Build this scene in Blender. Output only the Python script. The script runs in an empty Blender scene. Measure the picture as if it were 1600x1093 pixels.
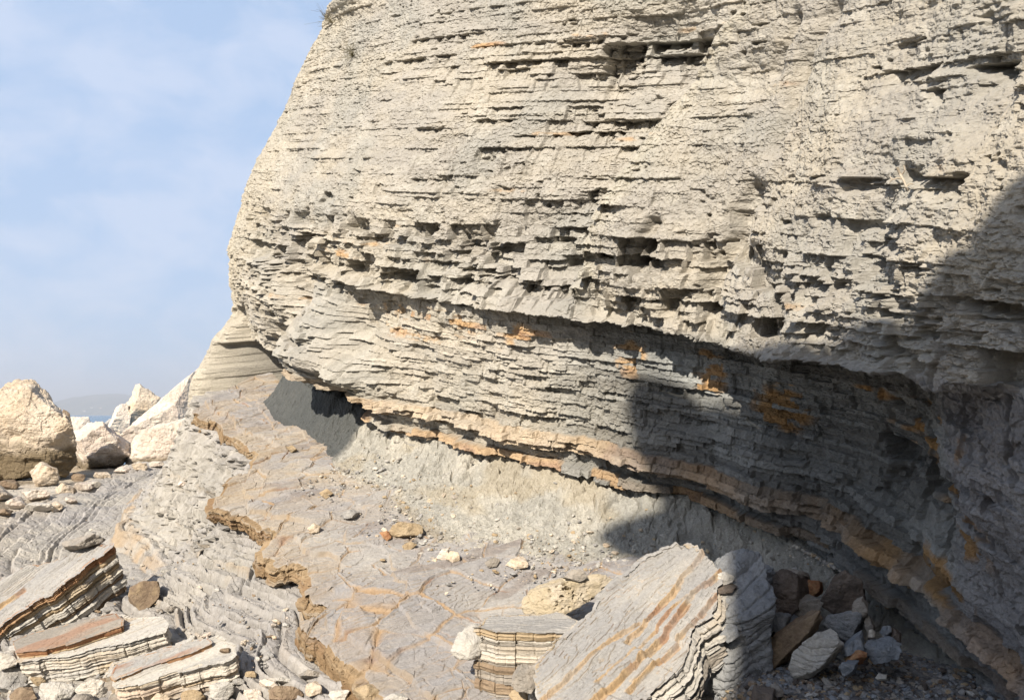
import bpy, math, random
import numpy as np
from mathutils import Vector, Matrix

# ------------------------------------------------------------------ camera, sky, sun
F = 1200.0                                  # focal length in photograph pixels (1600 wide)
PITCH = math.atan((648 - 546.5) / F)
scene = bpy.context.scene
C = scene.collection
cam_d = bpy.data.cameras.new('camera'); cam = bpy.data.objects.new('camera', cam_d); C.objects.link(cam)
cam_d.sensor_width = 36; cam_d.lens = 36 * F / 1600
cam_d.clip_start = 0.05; cam_d.clip_end = 60000
cam.location = (0, 0, 0); cam.rotation_euler = (math.pi / 2 + PITCH, 0, 0)
scene.camera = cam

SUN = Vector((0.32, 0.80, -0.60)).normalized()          # direction the light travels
world = bpy.data.worlds.new('World'); scene.world = world; world.use_nodes = True
nt = world.node_tree; nt.nodes.clear()
out = nt.nodes.new('ShaderNodeOutputWorld'); bg = nt.nodes.new('ShaderNodeBackground')
sky = nt.nodes.new('ShaderNodeTexSky'); sky.sky_type = 'NISHITA'; sky.sun_disc = False
sky.sun_elevation = math.asin(-SUN.z); sky.sun_rotation = math.atan2(-SUN.x, -SUN.y)
sky.altitude = 0; sky.air_density = 1.0; sky.dust_density = 1.6; sky.ozone_density = 1.6
tc = nt.nodes.new('ShaderNodeTexCoord')
mp = nt.nodes.new('ShaderNodeMapping'); mp.inputs['Scale'].default_value = (1.0, 1.3, 1.9)
cn = nt.nodes.new('ShaderNodeTexNoise'); cn.inputs['Scale'].default_value = 7.5; cn.inputs['Detail'].default_value = 7
cn.inputs['Roughness'].default_value = 0.58; cn.inputs['Distortion'].default_value = 0.35
cr = nt.nodes.new('ShaderNodeValToRGB'); cr.color_ramp.elements[0].position = 0.42; cr.color_ramp.elements[1].position = 0.62
cr.color_ramp.elements[0].color = (0, 0, 0, 1); cr.color_ramp.elements[1].color = (.38, .38, .38, 1)
mx = nt.nodes.new('ShaderNodeMix'); mx.data_type = 'RGBA'; mx.inputs[7].default_value = (4.3, 4.5, 5.2, 1)
tint = nt.nodes.new('ShaderNodeMix'); tint.data_type = 'RGBA'; tint.blend_type = 'MULTIPLY'; tint.inputs[0].default_value = 1
tint.inputs[7].default_value = (1.0, 1.0, 1.0, 1)
L = nt.links.new
L(tc.outputs['Generated'], mp.inputs['Vector']); L(mp.outputs['Vector'], cn.inputs['Vector'])
L(cn.outputs['Fac'], cr.inputs['Fac']); L(cr.outputs['Color'], mx.inputs[0])
veil = nt.nodes.new('ShaderNodeMix'); veil.data_type = 'RGBA'; veil.inputs[0].default_value = .82; veil.inputs[7].default_value = (2.45, 3.3, 4.7, 1)   # thin high haze
sp_ = nt.nodes.new('ShaderNodeSeparateXYZ'); vr = nt.nodes.new('ShaderNodeMapRange'); vr.interpolation_type = 'SMOOTHSTEP'
vr.inputs[1].default_value = .42; vr.inputs[2].default_value = .80; vr.inputs[3].default_value = .86; vr.inputs[4].default_value = .05
L(tc.outputs['Generated'], sp_.inputs[0]); L(sp_.outputs['Z'], vr.inputs[0]); L(vr.outputs[0], veil.inputs[0])
L(sky.outputs['Color'], tint.inputs[6]); L(tint.outputs[2], veil.inputs[6]); L(veil.outputs[2], mx.inputs[6]); L(mx.outputs[2], bg.inputs['Color'])
bg.inputs['Strength'].default_value = 0.10
L(bg.outputs['Background'], out.inputs['Surface'])

sun_d = bpy.data.lights.new('sun', 'SUN'); sun = bpy.data.objects.new('sun', sun_d); C.objects.link(sun)
sun_d.energy = 4.5; sun_d.angle = math.radians(0.5); sun_d.color = (1.0, 0.90, 0.765)
sun.rotation_euler = SUN.to_track_quat('-Z', 'Y').to_euler(); sun.location = (0, -5, 20)
scene.view_settings.view_transform = 'Standard'; scene.view_settings.look = 'None'
scene.view_settings.exposure = 0.98; scene.view_settings.gamma = 1
scene.render.engine = 'CYCLES'

# ------------------------------------------------------------------ numeric helpers
_TAB = {}
def noise(x, y, z, seed=0):
    """smooth value noise, -1..1, arrays"""
    N = 64
    if seed not in _TAB: _TAB[seed] = np.random.RandomState(seed + 11).rand(N, N, N).astype(np.float32)
    T = _TAB[seed]
    x, y, z = np.broadcast_arrays(np.asarray(x, np.float32), np.asarray(y, np.float32), np.asarray(z, np.float32))
    xi = np.floor(x).astype(np.int32); yi = np.floor(y).astype(np.int32); zi = np.floor(z).astype(np.int32)
    fx = x - xi; fy = y - yi; fz = z - zi
    fx = fx * fx * (3 - 2 * fx); fy = fy * fy * (3 - 2 * fy); fz = fz * fz * (3 - 2 * fz)
    x0 = xi % N; x1 = (xi + 1) % N; y0 = yi % N; y1 = (yi + 1) % N; z0 = zi % N; z1 = (zi + 1) % N
    a = T[x0, y0, z0] * (1 - fx) + T[x1, y0, z0] * fx
    b = T[x0, y1, z0] * (1 - fx) + T[x1, y1, z0] * fx
    c = T[x0, y0, z1] * (1 - fx) + T[x1, y0, z1] * fx
    d = T[x0, y1, z1] * (1 - fx) + T[x1, y1, z1] * fx
    return ((a * (1 - fy) + b * fy) * (1 - fz) + (c * (1 - fy) + d * fy) * fz) * 2 - 1

def fbm(x, y, z=0.0, octv=4, seed=0, gain=0.5, lac=2.03):
    r = 0; a = 1; t = 0
    for i in range(octv):
        r = r + a * noise(x * lac ** i + 7.3 * i, y * lac ** i + 3.1 * i, np.asarray(z) * lac ** i + 1.7 * i, seed + i)
        t += a; a *= gain
    return r / t

def hash2(i, j, seed=0):
    h = (i.astype(np.int64) * 374761393 + j.astype(np.int64) * 668265263 + seed * 1442695041) & 0xffffffff
    h = ((h ^ (h >> 13)) * 1274126177) & 0xffffffff
    h = h ^ (h >> 16)
    return (h & 0xffffff).astype(np.float32) / float(0xffffff)

def worley(x, y, seed=0, jit=0.9):
    """F1, F2 and a random value for the nearest cell"""
    x = np.asarray(x, np.float32); y = np.asarray(y, np.float32)
    xi = np.floor(x).astype(np.int64); yi = np.floor(y).astype(np.int64)
    f1 = np.full(x.shape, 9., np.float32); f2 = np.full(x.shape, 9., np.float32); cid = np.zeros(x.shape, np.float32)
    for dx in (-1, 0, 1):
        for dy in (-1, 0, 1):
            cx = xi + dx; cy = yi + dy
            px = cx + .5 + jit * (hash2(cx, cy, seed) - .5); py = cy + .5 + jit * (hash2(cx, cy, seed + 1) - .5)
            d = np.hypot(x - px, y - py).astype(np.float32)
            r = hash2(cx, cy, seed + 2)
            m = d < f1
            f2 = np.where(m, f1, np.minimum(f2, d)); cid = np.where(m, r, cid); f1 = np.where(m, d, f1)
    return f1, f2, cid

def flake(h, levels, sharp=.14):
    """stepped version of a field: thin plates with crisp edges; returns height (0..1 scale of h) and the edge mask"""
    h = h * levels; k = np.floor(h); f = h - k
    return (k + sst(0, sharp, f)) / levels, sst(sharp * 1.3, sharp * .3, f)

def sst(a, b, x):
    t = np.clip((x - a) / (b - a), 0, 1); return t * t * (3 - 2 * t)

def ray(px, py):
    u = (np.asarray(px, float) - 800) / F; v = (546.5 - np.asarray(py, float)) / F
    cp, sp = math.cos(PITCH), math.sin(PITCH)
    return np.stack([u, cp - sp * v, sp + cp * v], -1)

def at(px, py, Y):
    d = ray(px, py); return d / d[..., 1:2] * np.asarray(Y, float)[..., None] if np.ndim(Y) else d / d[..., 1:2] * Y

M_DIP = 0.34
def on_bed(px, py, b):
    """point of the bedding plane z = b + 0.34 y seen at a pixel"""
    d = ray(px, py); tt = d[..., 2] / d[..., 1]
    y = b / (tt - M_DIP); return np.stack([d[..., 0] / d[..., 1] * y, y, tt * y], -1)

def on_z(px, py, z):
    d = ray(px, py); return d * (z / d[..., 2])[..., None] if np.ndim(px) else d * (z / d[2])

# ------------------------------------------------------------------ object helpers
def grid_mesh(name, P, mat, col=None, smooth=False, flip=False, wrap=False):
    """P: (rows, cols, 3) -> one sheet"""
    R, K = P.shape[:2]
    idx = np.arange(R * K, dtype=np.int32).reshape(R, K)
    if wrap:
        idx = np.concatenate([idx, idx[:, :1]], 1)
    q = np.stack([idx[:-1, :-1], idx[:-1, 1:], idx[1:, 1:], idx[1:, :-1]], -1).reshape(-1, 4)
    if flip: q = q[:, ::-1]
    return raw_mesh(name, P.reshape(-1, 3), q, mat, None if col is None else col.reshape(-1, 3), smooth)

def raw_mesh(name, V, Q, mat, col=None, smooth=False):
    me = bpy.data.meshes.new(name); n = len(Q); k = Q.shape[1]
    me.vertices.add(len(V)); me.vertices.foreach_set('co', np.ascontiguousarray(V, np.float32).ravel())
    me.loops.add(n * k); me.loops.foreach_set('vertex_index', np.ascontiguousarray(Q, np.int32).ravel())
    me.polygons.add(n); me.polygons.foreach_set('loop_start', np.arange(0, n * k, k, dtype=np.int32))
    me.polygons.foreach_set('loop_total', np.full(n, k, np.int32))
    me.polygons.foreach_set('use_smooth', np.full(n, smooth, bool))
    if col is not None:
        a = me.color_attributes.new('Col', 'FLOAT_COLOR', 'POINT')
        c4 = np.ones((len(V), 4), np.float32); c4[:, :3] = col * .80
        a.data.foreach_set('color', c4.ravel())
    me.update(calc_edges=True)
    if mat: me.materials.append(mat)
    o = bpy.data.objects.new(name, me); C.objects.link(o); return o

def tag(o, label=None, cat=None, group=None, kind=None):
    if label: o['label'] = label
    if cat: o['category'] = cat
    if group: o['group'] = group
    if kind: o['kind'] = kind
    return o

def rock_material(name, bump=0.5, scale=60, rough=0.92, var=0.16, stretch=(1, 1, 1), col=None, dist=0.01, spec=0.2):
    m = bpy.data.materials.new(name); m.use_nodes = True; t = m.node_tree; t.nodes.clear(); lk = t.links.new
    o = t.nodes.new('ShaderNodeOutputMaterial'); p = t.nodes.new('ShaderNodeBsdfPrincipled')
    p.inputs['Roughness'].default_value = rough; p.inputs['Specular IOR Level'].default_value = spec
    tcx = t.nodes.new('ShaderNodeTexCoord'); mpp = t.nodes.new('ShaderNodeMapping'); mpp.inputs['Scale'].default_value = stretch
    lk(tcx.outputs['Object'], mpp.inputs['Vector'])
    if col is None:
        a = t.nodes.new('ShaderNodeVertexColor'); a.layer_name = 'Col'; src = a.outputs['Color']
    else:
        a = t.nodes.new('ShaderNodeRGB'); a.outputs[0].default_value = (*col, 1); src = a.outputs[0]
    n1 = t.nodes.new('ShaderNodeTexNoise'); n1.inputs['Scale'].default_value = scale * .8; n1.inputs['Detail'].default_value = 9; n1.inputs['Roughness'].default_value = .82
    lk(mpp.outputs['Vector'], n1.inputs['Vector'])
    r1 = t.nodes.new('ShaderNodeMapRange'); r1.inputs[1].default_value = .3; r1.inputs[2].default_value = .7
    r1.inputs[3].default_value = 1 - 1.5 * var; r1.inputs[4].default_value = 1 + 1.5 * var
    lk(n1.outputs['Fac'], r1.inputs[0])
    mm = t.nodes.new('ShaderNodeMix'); mm.data_type = 'RGBA'; mm.blend_type = 'MULTIPLY'; mm.inputs[0].default_value = 1
    lk(src, mm.inputs[6]); lk(r1.outputs[0], mm.inputs[7]); lk(mm.outputs[2], p.inputs['Base Color'])
    n2 = t.nodes.new('ShaderNodeTexNoise'); n2.inputs['Scale'].default_value = scale; n2.inputs['Detail'].default_value = 10; n2.inputs['Roughness'].default_value = .72
    lk(mpp.outputs['Vector'], n2.inputs['Vector'])
    b = t.nodes.new('ShaderNodeBump'); b.inputs['Strength'].default_value = min(1, bump * 1.5); b.inputs['Distance'].default_value = dist * 1.3
    lk(n2.outputs['Fac'], b.inputs['Height']); lk(b.outputs['Normal'], p.inputs['Normal'])
    lk(p.outputs['BSDF'], o.inputs['Surface'])
    return m

# ------------------------------------------------------------------ cliff: plan curve of the wall and bedding coordinates
PLAN = np.array([(6, 17), (2, 14.5), (-1.2, 12.6), (-2.6, 11.2), (-3.2, 10.0), (-3.3, 9.0), (-3.0, 8.35), (-2.5, 7.7), (-1.86, 6.96),
                 (-.8, 6.0), (0, 5.45), (.83, 5.0), (1.48, 4.44), (1.80, 3.87), (1.98, 2.89), (2.15, 2.0), (2.5, .9),
                 (2.9, -.6), (3.1, -2.4), (2.6, -4.2), (1.9, -5.6)], float)
def smooth_curve(P, n=4000):
    """Catmull-Rom, resampled by arc length"""
    Q = np.vstack([2 * P[0] - P[1], P, 2 * P[-1] - P[-2]]); out = []
    for i in range(1, len(Q) - 2):
        t = np.linspace(0, 1, 60, endpoint=False)[:, None]
        a, b, c, d = Q[i - 1], Q[i], Q[i + 1], Q[i + 2]
        out.append(.5 * ((2 * b) + (c - a) * t + (2 * a - 5 * b + 4 * c - d) * t ** 2 + (3 * b - a - 3 * c + d) * t ** 3))
    X = np.vstack(out + [P[-1:]]); L_ = np.r_[0, np.cumsum(np.hypot(*np.diff(X, axis=0).T))]
    s = np.linspace(0, L_[-1], n); return s, np.stack([np.interp(s, L_, X[:, k]) for k in range(X.shape[1])], -1)
SA, CA = smooth_curve(PLAN)
TA = np.gradient(CA, SA, axis=0); 
for _ in range(60): TA[1:-1] = (TA[:-2] + TA[2:] + 2 * TA[1:-1]) / 4
TA /= np.linalg.norm(TA, axis=1)[:, None]
NA = np.stack([TA[:, 1], -TA[:, 0]], -1)                 # outward: towards the camera / sea
def curve_at(s):
    return (np.stack([np.interp(s, SA, CA[:, k]) for k in (0, 1)], -1), np.stack([np.interp(s, SA, NA[:, k]) for k in (0, 1)], -1))
vis = (SA > np.interp(0, [0, 1], [0, 1]))
def warp(s, b):
    """the beds of the overhang climb a little towards the near end of the wall"""
    return np.interp(s, [19.6, 20.04, 20.9, 21.26, 21.6, 22.8], [0, .06, .19, .26, .33, .42]) * np.interp(b, [-2.0, -1.075, -.79, -.45, 0.05], [0, 1, .68, .25, 0]) \
        + np.interp(s, [13.5, 14.2, 15.6, 16.3], [0, .10, .10, 0]) * np.interp(b, [-2.4, -2.15, -1.4, -.5], [0, 1, 1, 0])
def sb(px, py, dl):
    """(s, b) of the wall point offset by dl that is seen at a pixel"""
    d = ray(px, py); ratio = d[0] / d[1]
    Q = CA + dl * NA; r = Q[:, 0] / Q[:, 1]
    ok = (Q[:, 1] > .8) & (SA > S_TIP) & (SA < S_NEAR)
    i = np.where(ok)[0][np.argmin(np.abs(r[ok] - ratio))]
    y = Q[i, 1]; ba = y * d[2] / d[1] - M_DIP * y; b = ba
    for _ in range(8): b = ba - float(warp(SA[i], b))
    return SA[i], b
def s_of(pt):
    return SA[np.argmin(np.hypot(CA[:, 0] - pt[0], CA[:, 1] - pt[1]))]
S_TIP = s_of((-3.3, 9.0)) ; S_NEAR = s_of((2.4, 1.3))

# ------------------------------------------------------------------ cliff: coarse relief from control points
def mq_fit(pts, vals, c=.12):
    D = np.sqrt(((pts[:, None] - pts[None]) ** 2).sum(-1) + c * c)
    return np.linalg.solve(D + 1e-6 * np.eye(len(pts)), vals)
def mq_eval(S, B, pts, w, c=.12):
    r = np.zeros(S.shape, np.float32)
    for (ps, pb), ww in zip(pts, w):
        r += ww * np.sqrt((S - ps) ** 2 + (B - pb) ** 2 + c * c)
    return r
BS = 1.0
def controls(lst, extra):
    P = []; V = []
    for px, py, dl in lst:
        s, b = sb(px, py, dl); P.append((s, b * BS)); V.append(dl)
    for s, b, dl in extra:
        P.append((s, b * BS)); V.append(dl)
    P = np.array(P); V = np.array(V, float); mu = V.mean()
    return P, mq_fit(P, V - mu), mu
T = S_TIP
B_OV = -1.075                                            # bedding level of the main overhang
UP = controls([(540, 440, .12), (620, 460, .17), (700, 470, .20), (800, 480, .22), (900, 492, .22), (1050, 500, .26), (1140, 540, .34), (1217, 552, .44), (1350, 580, .46), (1480, 598, .46), (1590, 618, .46),
               (480, 330, .10), (560, 330, .10), (700, 300, .02), (800, 390, .10), (860, 300, -.02), (920, 400, .02),
               (1010, 330, .14), (1010, 420, .2), (1100, 430, .22), (1140, 380, .12), (1200, 470, .34), (1200, 380, .28), (1400, 400, .36), (1400, 490, .42), (1560, 400, .40),
               (560, 100, -.52), (640, 90, -.50), (800, 80, -.55), (950, 60, -.62), (950, 120, -.66), (1060, 60, -.72), (960, 200, -.45), (800, 200, -.28), (640, 200, -.22),
               (1150, 60, -.34), (1200, 130, -.30), (1130, 200, -.14), (1300, 60, -.16), (1300, 150, -.02), (1400, 60, -.10), (1530, 60, -.02), (1530, 150, .06), (1440, 200, .12), (1330, 268, .22), (1500, 262, .26), (1400, 300, .18)],
              [(T, -1.0, .02), (T, -.5, -.08), (T, 0, -.36), (T, .6, -.68), (T, 1.2, -.95), (T, 1.7, -1.12), (T + .9, 0, -.15), (T + .9, 1.0, -.55), (T + .9, 1.7, -.9),
               (T - 1.2, -.5, -.1), (T - 1.2, 1.2, -1.1), (T - 3, -1, 0), (T - 3, 1.5, -1.5),
               (S_NEAR, -.9, .4), (S_NEAR, 0, .3), (S_NEAR, 1.5, 0.0), (S_NEAR + 2, 0, .2), (S_NEAR + 2, 1.5, 0), (S_NEAR + 5, -1, .2), (S_NEAR + 5, 1.5, -.2)])
LO = controls([(480, 470, .10), (540, 455, .08), (700, 490, .09), (800, 500, .07), (900, 515, .04), (1000, 530, -.02), (1100, 545, -.06), (1217, 575, -.10), (1350, 600, -.14), (1440, 640, -.08), (1500, 650, .20), (1590, 660, .34), (1590, 740, .34), (1500, 740, .22),
               (460, 520, .08), (560, 540, .08), (640, 560, .03), (760, 570, .03), (900, 620, 0), (950, 580, 0), (1100, 650, -.06), (1250, 720, -.12), (1350, 760, -.12), (1430, 700, -.16), (1430, 790, -.10), (1520, 820, .12), (1590, 850, .2),
               (560, 610, .02), (640, 643, .02), (800, 683, .03), (1000, 722, .04), (1200, 780, .02), (1350, 865, .02), (1480, 970, .04), (1590, 1060, .04),
               (640, 690, -.10), (800, 730, -.12), (900, 770, -.16), (1000, 800, -.20), (1100, 800, -.20), (1250, 860, -.16), (1400, 960, -.12), (1550, 1080, -.06),
               (400, 520, .16), (430, 480, .26), (430, 545, .40), (480, 520, .36), (460, 560, .48), (500, 590, .46), (530, 610, .34), (540, 690, -.05)],
              [(T, -1.2, .02), (T, -1.6, 0), (T, -2.0, -.02), (T, -2.2, .08), (T, -2.36, .22), (T, -2.5, .34), (T, -2.75, .38), (T + .3, -2.3, .16), (T + .3, -2.5, .3), (T + .35, -2.0, .0),
               (T + .75, -1.6, .06), (T + .75, -1.95, -.1), (T + 2.9, -2.6, -.4), (T + 4, -2.6, -.3), (T + 1.4, -2.55, -.4),
               (T - 1.2, -1.2, 0), (T - 1.2, -2.0, -.1), (T - 1.2, -2.5, .2), (T - 3, -1.2, 0), (T - 3, -2.5, 0),
               (S_NEAR, -1.2, .3), (S_NEAR, -2, .1), (S_NEAR, -2.6, .1), (S_NEAR + 2, -1.2, .2), (S_NEAR + 2, -2.6, .0), (S_NEAR + 5, -1.2, .2), (S_NEAR + 5, -2.6, .0)])

def seg_dist(S, B, line, sc=(1, 1)):
    """distance to a polyline in (s,b) and signed side (+ = right of the line going down)"""
    best = np.full(S.shape, 99., np.float32); side = np.zeros(S.shape, np.float32)
    for (a, b), (c, d) in zip(line[:-1], line[1:]):
        dx, dy = c - a, d - b; l2 = dx * dx + dy * dy
        t = np.clip(((S - a) * dx + (B - b) * dy) / l2, 0, 1)
        ex = S - a - t * dx; ey = B - b - t * dy; dd = np.hypot(ex, ey)
        m = dd < best; best = np.where(m, dd, best)
        side = np.where(m, np.sign(dx * ey - dy * ex), side)
    return best, side

# ------------------------------------------------------------------ beds
rb = np.random.RandomState(5)
edges = [-3.0]
while edges[-1] < 9:
    b_ = edges[-1]
    if b_ < -2.06: th = rb.uniform(.03, .075)
    elif b_ < -1.80: th = rb.uniform(.025, .05)
    elif b_ < B_OV: th = rb.uniform(.022, .05)
    elif b_ < -.55: th = rb.uniform(.035, .075)
    else: th = rb.uniform(.04, .12)
    nb = b_ + th
    for lock in (-2.045, -1.925, -1.79, B_OV, -.99, -.79):
        if b_ < lock - 1e-6 and nb > lock - .012: nb = lock
    edges.append(nb)
EDG = np.array(edges); HRD = rb.uniform(-1, 1, len(EDG))
iK = int(np.searchsorted(EDG, -1.98)) - 1; HRD[iK] = 2.2; HRD[iK - 1] = -.6; HRD[iK + 1] = -.3
for bb, h in ((-1.06, 1.2), (-.80, 1.3), (-2.17, 1.6), (-2.27, .9), (-1.77, .9), (.86, 1.5), (-.10, 1.4)):
    HRD[int(np.searchsorted(EDG, bb)) - 1] = h
def bed_of(B):
    i = np.clip(np.searchsorted(EDG, B.ravel()).reshape(B.shape) - 1, 0, len(EDG) - 2)
    u = (B - EDG[i]) / (EDG[i + 1] - EDG[i]); return i, u, (EDG[i + 1] - EDG[i])

def patch(S, B, px, py, rx, ry, dl=.1):
    """soft elliptical region (pixels of the photograph turned into metres on the wall)"""
    s0, b0 = sb(px, py, dl); s1, _ = sb(px + rx, py, dl); _, b1 = sb(px, py + ry, dl)
    rs_, rb_ = max(abs(s1 - s0), .03), max(abs(b1 - b0), .02)
    # follow the bedding: centre level is b0
    return np.exp(-(((S - s0) / rs_) ** 2 + ((B - b0) / rb_) ** 2)).astype(np.float32)

def cliff_surface(S, B):
    """S,B grids -> offset, colour"""
    cu = np.minimum(B, 1.9)
    lip = B_OV + .006 * fbm(S * 4, 0 * B, 3.3, 3, 77)
    low = sst(0, -.030, B - lip) ** .8
    up_v = mq_eval(S, np.maximum(cu, B_OV) * BS, UP[0], UP[1]) + UP[2]
    lo_v = mq_eval(S, np.minimum(cu, B_OV) * BS, LO[0], LO[1]) + LO[2]
    far_lean = -.30 * np.maximum(B - 1.9, 0) + .16 * patch(S, B, 560, 2, 40, 16, -.9)
    # below the overhang blend quickly to the lower relief
    o = lo_v * low + up_v * (1 - low) + far_lean
    # left of the block the overhang dies away
    k = sst(T + 1.0, T + 2.0, S)
    ease = sst(-.25, .0, -(np.abs(B - B_OV)))
    mid = .5 * (up_v + lo_v)
    o = np.where(B > 90, o, o * (1 - (1 - k) * ease) + mid * (1 - k) * ease)
    # hollow under the hard bed near the headland
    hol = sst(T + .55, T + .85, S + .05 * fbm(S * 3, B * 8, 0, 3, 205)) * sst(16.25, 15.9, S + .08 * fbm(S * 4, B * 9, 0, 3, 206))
    o -= hol * (.80 * sst(-2.045, -2.10, B) + .16 * sst(-2.05, -2.4, B))
    but = sst(T + .22, T + .50, S) * sst(T + .74, T + .66, S + .04 * fbm(S * 3, B * 6, 0, 4, 219))
    o += but * .26 * sst(-1.72, -2.08, B)
    # step of the right-hand block in front of the gully
    gl = [sb(*p, -.2) for p in ((1190, -60), (1150, 20), (1100, 90), (1045, 180), (1000, 260), (945, 345), (928, 425))]
    d, side = seg_dist(S, B, gl)
    wob = .035 * fbm(S * 5, B * 5, 2.0, 4, 31)
    sd = d * side + wob
    fade = sst(-1.1, -.72, B)
    o += (.28 * sst(-.07, .06, sd) * np.exp(-np.maximum(sd, 0) / .8) - .26 * sst(.05, -.05, sd) * np.exp(-np.maximum(-sd, 0) / .50)) * fade
    # grooves of the right block
    for ln, wd, dp in (([(1265, 10), (1235, 90), (1222, 160), (1208, 230)], .06, .095), ([(1185, 300), (1165, 360), (1130, 440), (1120, 475)], .07, .15),
                       ([(1040, 350), (1005, 410)], .045, .11), ([(1075, 455), (1060, 480)], .04, .08), ([(1215, 20), (1180, 110)], .04, .07), ([(1390, 90), (1375, 175)], .05, .025), ([(1350, 30), (1335, 160)], .06, .02), ([(1600, 10), (1580, 120), (1560, 200)], .08, .06),
                       ([(1250, 230), (1215, 300)], .04, .03)):
        l2 = [sb(*p, .1) for p in ln]; d, _ = seg_dist(S, B, l2); o -= dp * np.exp(-((d + .03 * fbm(S * 9, B * 6, 1, 3, 8)) / wd) ** 2)
    # hollows with a bed as their roof
    for (x0, x1, yt, yb, dep, dl) in ((930, 1085, 56, 125, .17, -.5), (860, 940, 60, 84, .08, -.5), (735, 860, 64, 84, .05, -.5), (600, 705, 90, 112, .09, -.5), (640, 720, 56, 70, .06, -.5), (880, 960, 204, 226, .12, -.4), (1012, 1046, 154, 180, .13, -.3),
            (900, 1010, 186, 204, .10, -.35), (740, 800, 185, 202, .07, -.3), (790, 860, 210, 222, .06, -.2), (892, 950, 300, 326, .15, -.05), (924, 948, 334, 370, .13, 0), (650, 700, 200, 212, .05, -.2), (640, 690, 280, 292, .06, 0), (1425, 1548, 273, 318, .15, .2),
            (1344, 1398, 277, 300, .09, .2), (1288, 1322, 273, 288, .06, .2), (1522, 1590, 97, 128, .16, 0), (1478, 1512, 138, 158, .09, 0), (1405, 1440, 62, 74, .06, 0), (1358, 1440, 370, 392, .08, .3), (1342, 1480, 402, 424, .08, .3), (1286, 1330, 437, 458, .07, .3), (1265, 1300, 410, 420, .05, .3),
            (425, 470, 402, 440, .14, .1), (470, 560, 406, 436, .10, .1), (420, 450, 355, 372, .06, .1), (560, 640, 428, 450, .10, .15), (600, 700, 408, 424, .07, .15), (650, 770, 438, 468, .11, .18), (700, 780, 425, 436, .06, .18), (790, 892, 452, 486, .17, .2), (730, 790, 436, 456, .12, .2),
            (362, 388, 476, 530, .12, 0), (388, 425, 500, 530, .08, .05), (470, 530, 436, 450, .07, .1), (1280, 1310, 335, 345, .05, .3), (1500, 1560, 470, 492, .10, .4), (1380, 1440, 486, 505, .08, .4), (800, 860, 380, 392, .05, .1), (860, 920, 360, 372, .05, .1), (620, 690, 355, 366, .04, .1), (850, 905, 335, 350, .05, .05),
            (505, 522, 300, 324, .16, 0), (1000, 1060, 465, 482, .10, .2), (900, 950, 430, 444, .05, .15), (1055, 1100, 452, 470, .07, .25), (1160, 1200, 360, 372, .05, .2), (1010, 1080, 372, 392, .07, .15), (1180, 1205, 380, 400, .06, .25), (1370, 1470, 636, 682, .15, -.05), (1350, 1500, 706, 800, .20, -.05), (1180, 1240, 668, 690, .06, -.1), (1060, 1110, 652, 670, .06, -.05), (1240, 1330, 800, 822, .08, -.05), (1480, 1560, 760, 790, .08, .2), (1400, 1500, 880, 905, .08, 0)):
        xm = .5 * (x0 + x1); s0, bt = sb(x0, yt, dl); s1, _ = sb(x1, yt, dl); _, bb = sb(xm, yb, dl); _, bt = sb(xm, yt, dl)
        if abs(s1 - s0) < .02: continue
        ix = (S > s0 - .15) & (S < s1 + .15) & (B > bb - .15) & (B < bt + .05)
        if not ix.any(): continue
        r0, r1 = np.where(ix.any(1))[0][[0, -1]]; c0, c1 = np.where(ix.any(0))[0][[0, -1]]; sl = (slice(r0, r1 + 1), slice(c0, c1 + 1)); s_, b_ = S[sl], B[sl]
        nz = fbm(s_ * 9, b_ * 14, x0, 4, 207)
        e_ = sst(s0 - .02, s0 + .03, s_ + .07 * nz) * sst(s1 + .02, s1 - .03, s_ + .07 * nz)
        tt = (bt + .014 * fbm(s_ * 22, 0 * b_, x1, 4, 208) - b_); cc_ = np.floor(s_ / .055 + .8 * noise(s_ * 11, x0, 0, 216)).astype(np.int64)
        e_ = e_ * np.clip(.25 + 1.25 * hash2(cc_, cc_ * 0 + int(x0), 217), 0, 1.2); h_ = (bt - bb) * (1 + .6 * noise(s_ * 8, x0, 0, 209))
        w_h = worley(s_ * 22, b_ * 34, 225); e_ = e_ * (.72 + .55 * w_h[2])
        o[sl] -= dep * e_ * sst(0, .010, tt) * np.clip(1.0 - tt / np.maximum(h_, .01), 0, 1) ** .8
    # ---- beds
    Bw = B + .012 * fbm(S * 1.1, B * 1.5, 0.7, 3, 3) + .004 * fbm(S * 9, B * 3, 0.2, 2, 4)
    Bw = Bw + (.007 * fbm(S * 26, B * 2, .2, 3, 214) + .006 * noise(S * 60, B * 5, .2, 215)) * (1 - .5 * sst(B_OV, B_OV - .1, B))
    i, u, th = bed_of(Bw)
    h = HRD[i].astype(np.float32)
    # vertical joints: each bed is broken into blocks
    bw = (.10 + .22 * hash2(i, i * 0 + 3, 5)) 
    ph = hash2(i, i * 0 + 9, 6) * 10
    xj = S / bw + ph + .35 * noise(S * 6, i * 1.7, .5, 9)
    c = np.floor(xj).astype(np.int64); fr = xj - c
    blk = hash2(i, c, 12) * 2 - 1
    joint = np.minimum(fr, 1 - fr) * bw
    # where beds stand out (masks)
    m0 = sst(-.25, .35, fbm(S * 1.5, B * 5.5, 4.0, 4, 21))
    m1 = sst(-.1, .35, fbm(S * 3.2, B * 12, 9.0, 3, 22))
    region = np.zeros(S.shape, np.float32)
    band = sst(-1.10, -1.05, B) * sst(-.42, -.66, B)                  # the broken ledges over the overhang
    region += .95 * band * sst(T + .9, T + 1.6, S) * (1 - .55 * sst(19.6, 20.0, S))
    low_m = sst(-1.05, -1.10, B)
    region += low_m * (.34 + .25 * sst(-1.6, -1.9, B))
    region += .10
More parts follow.
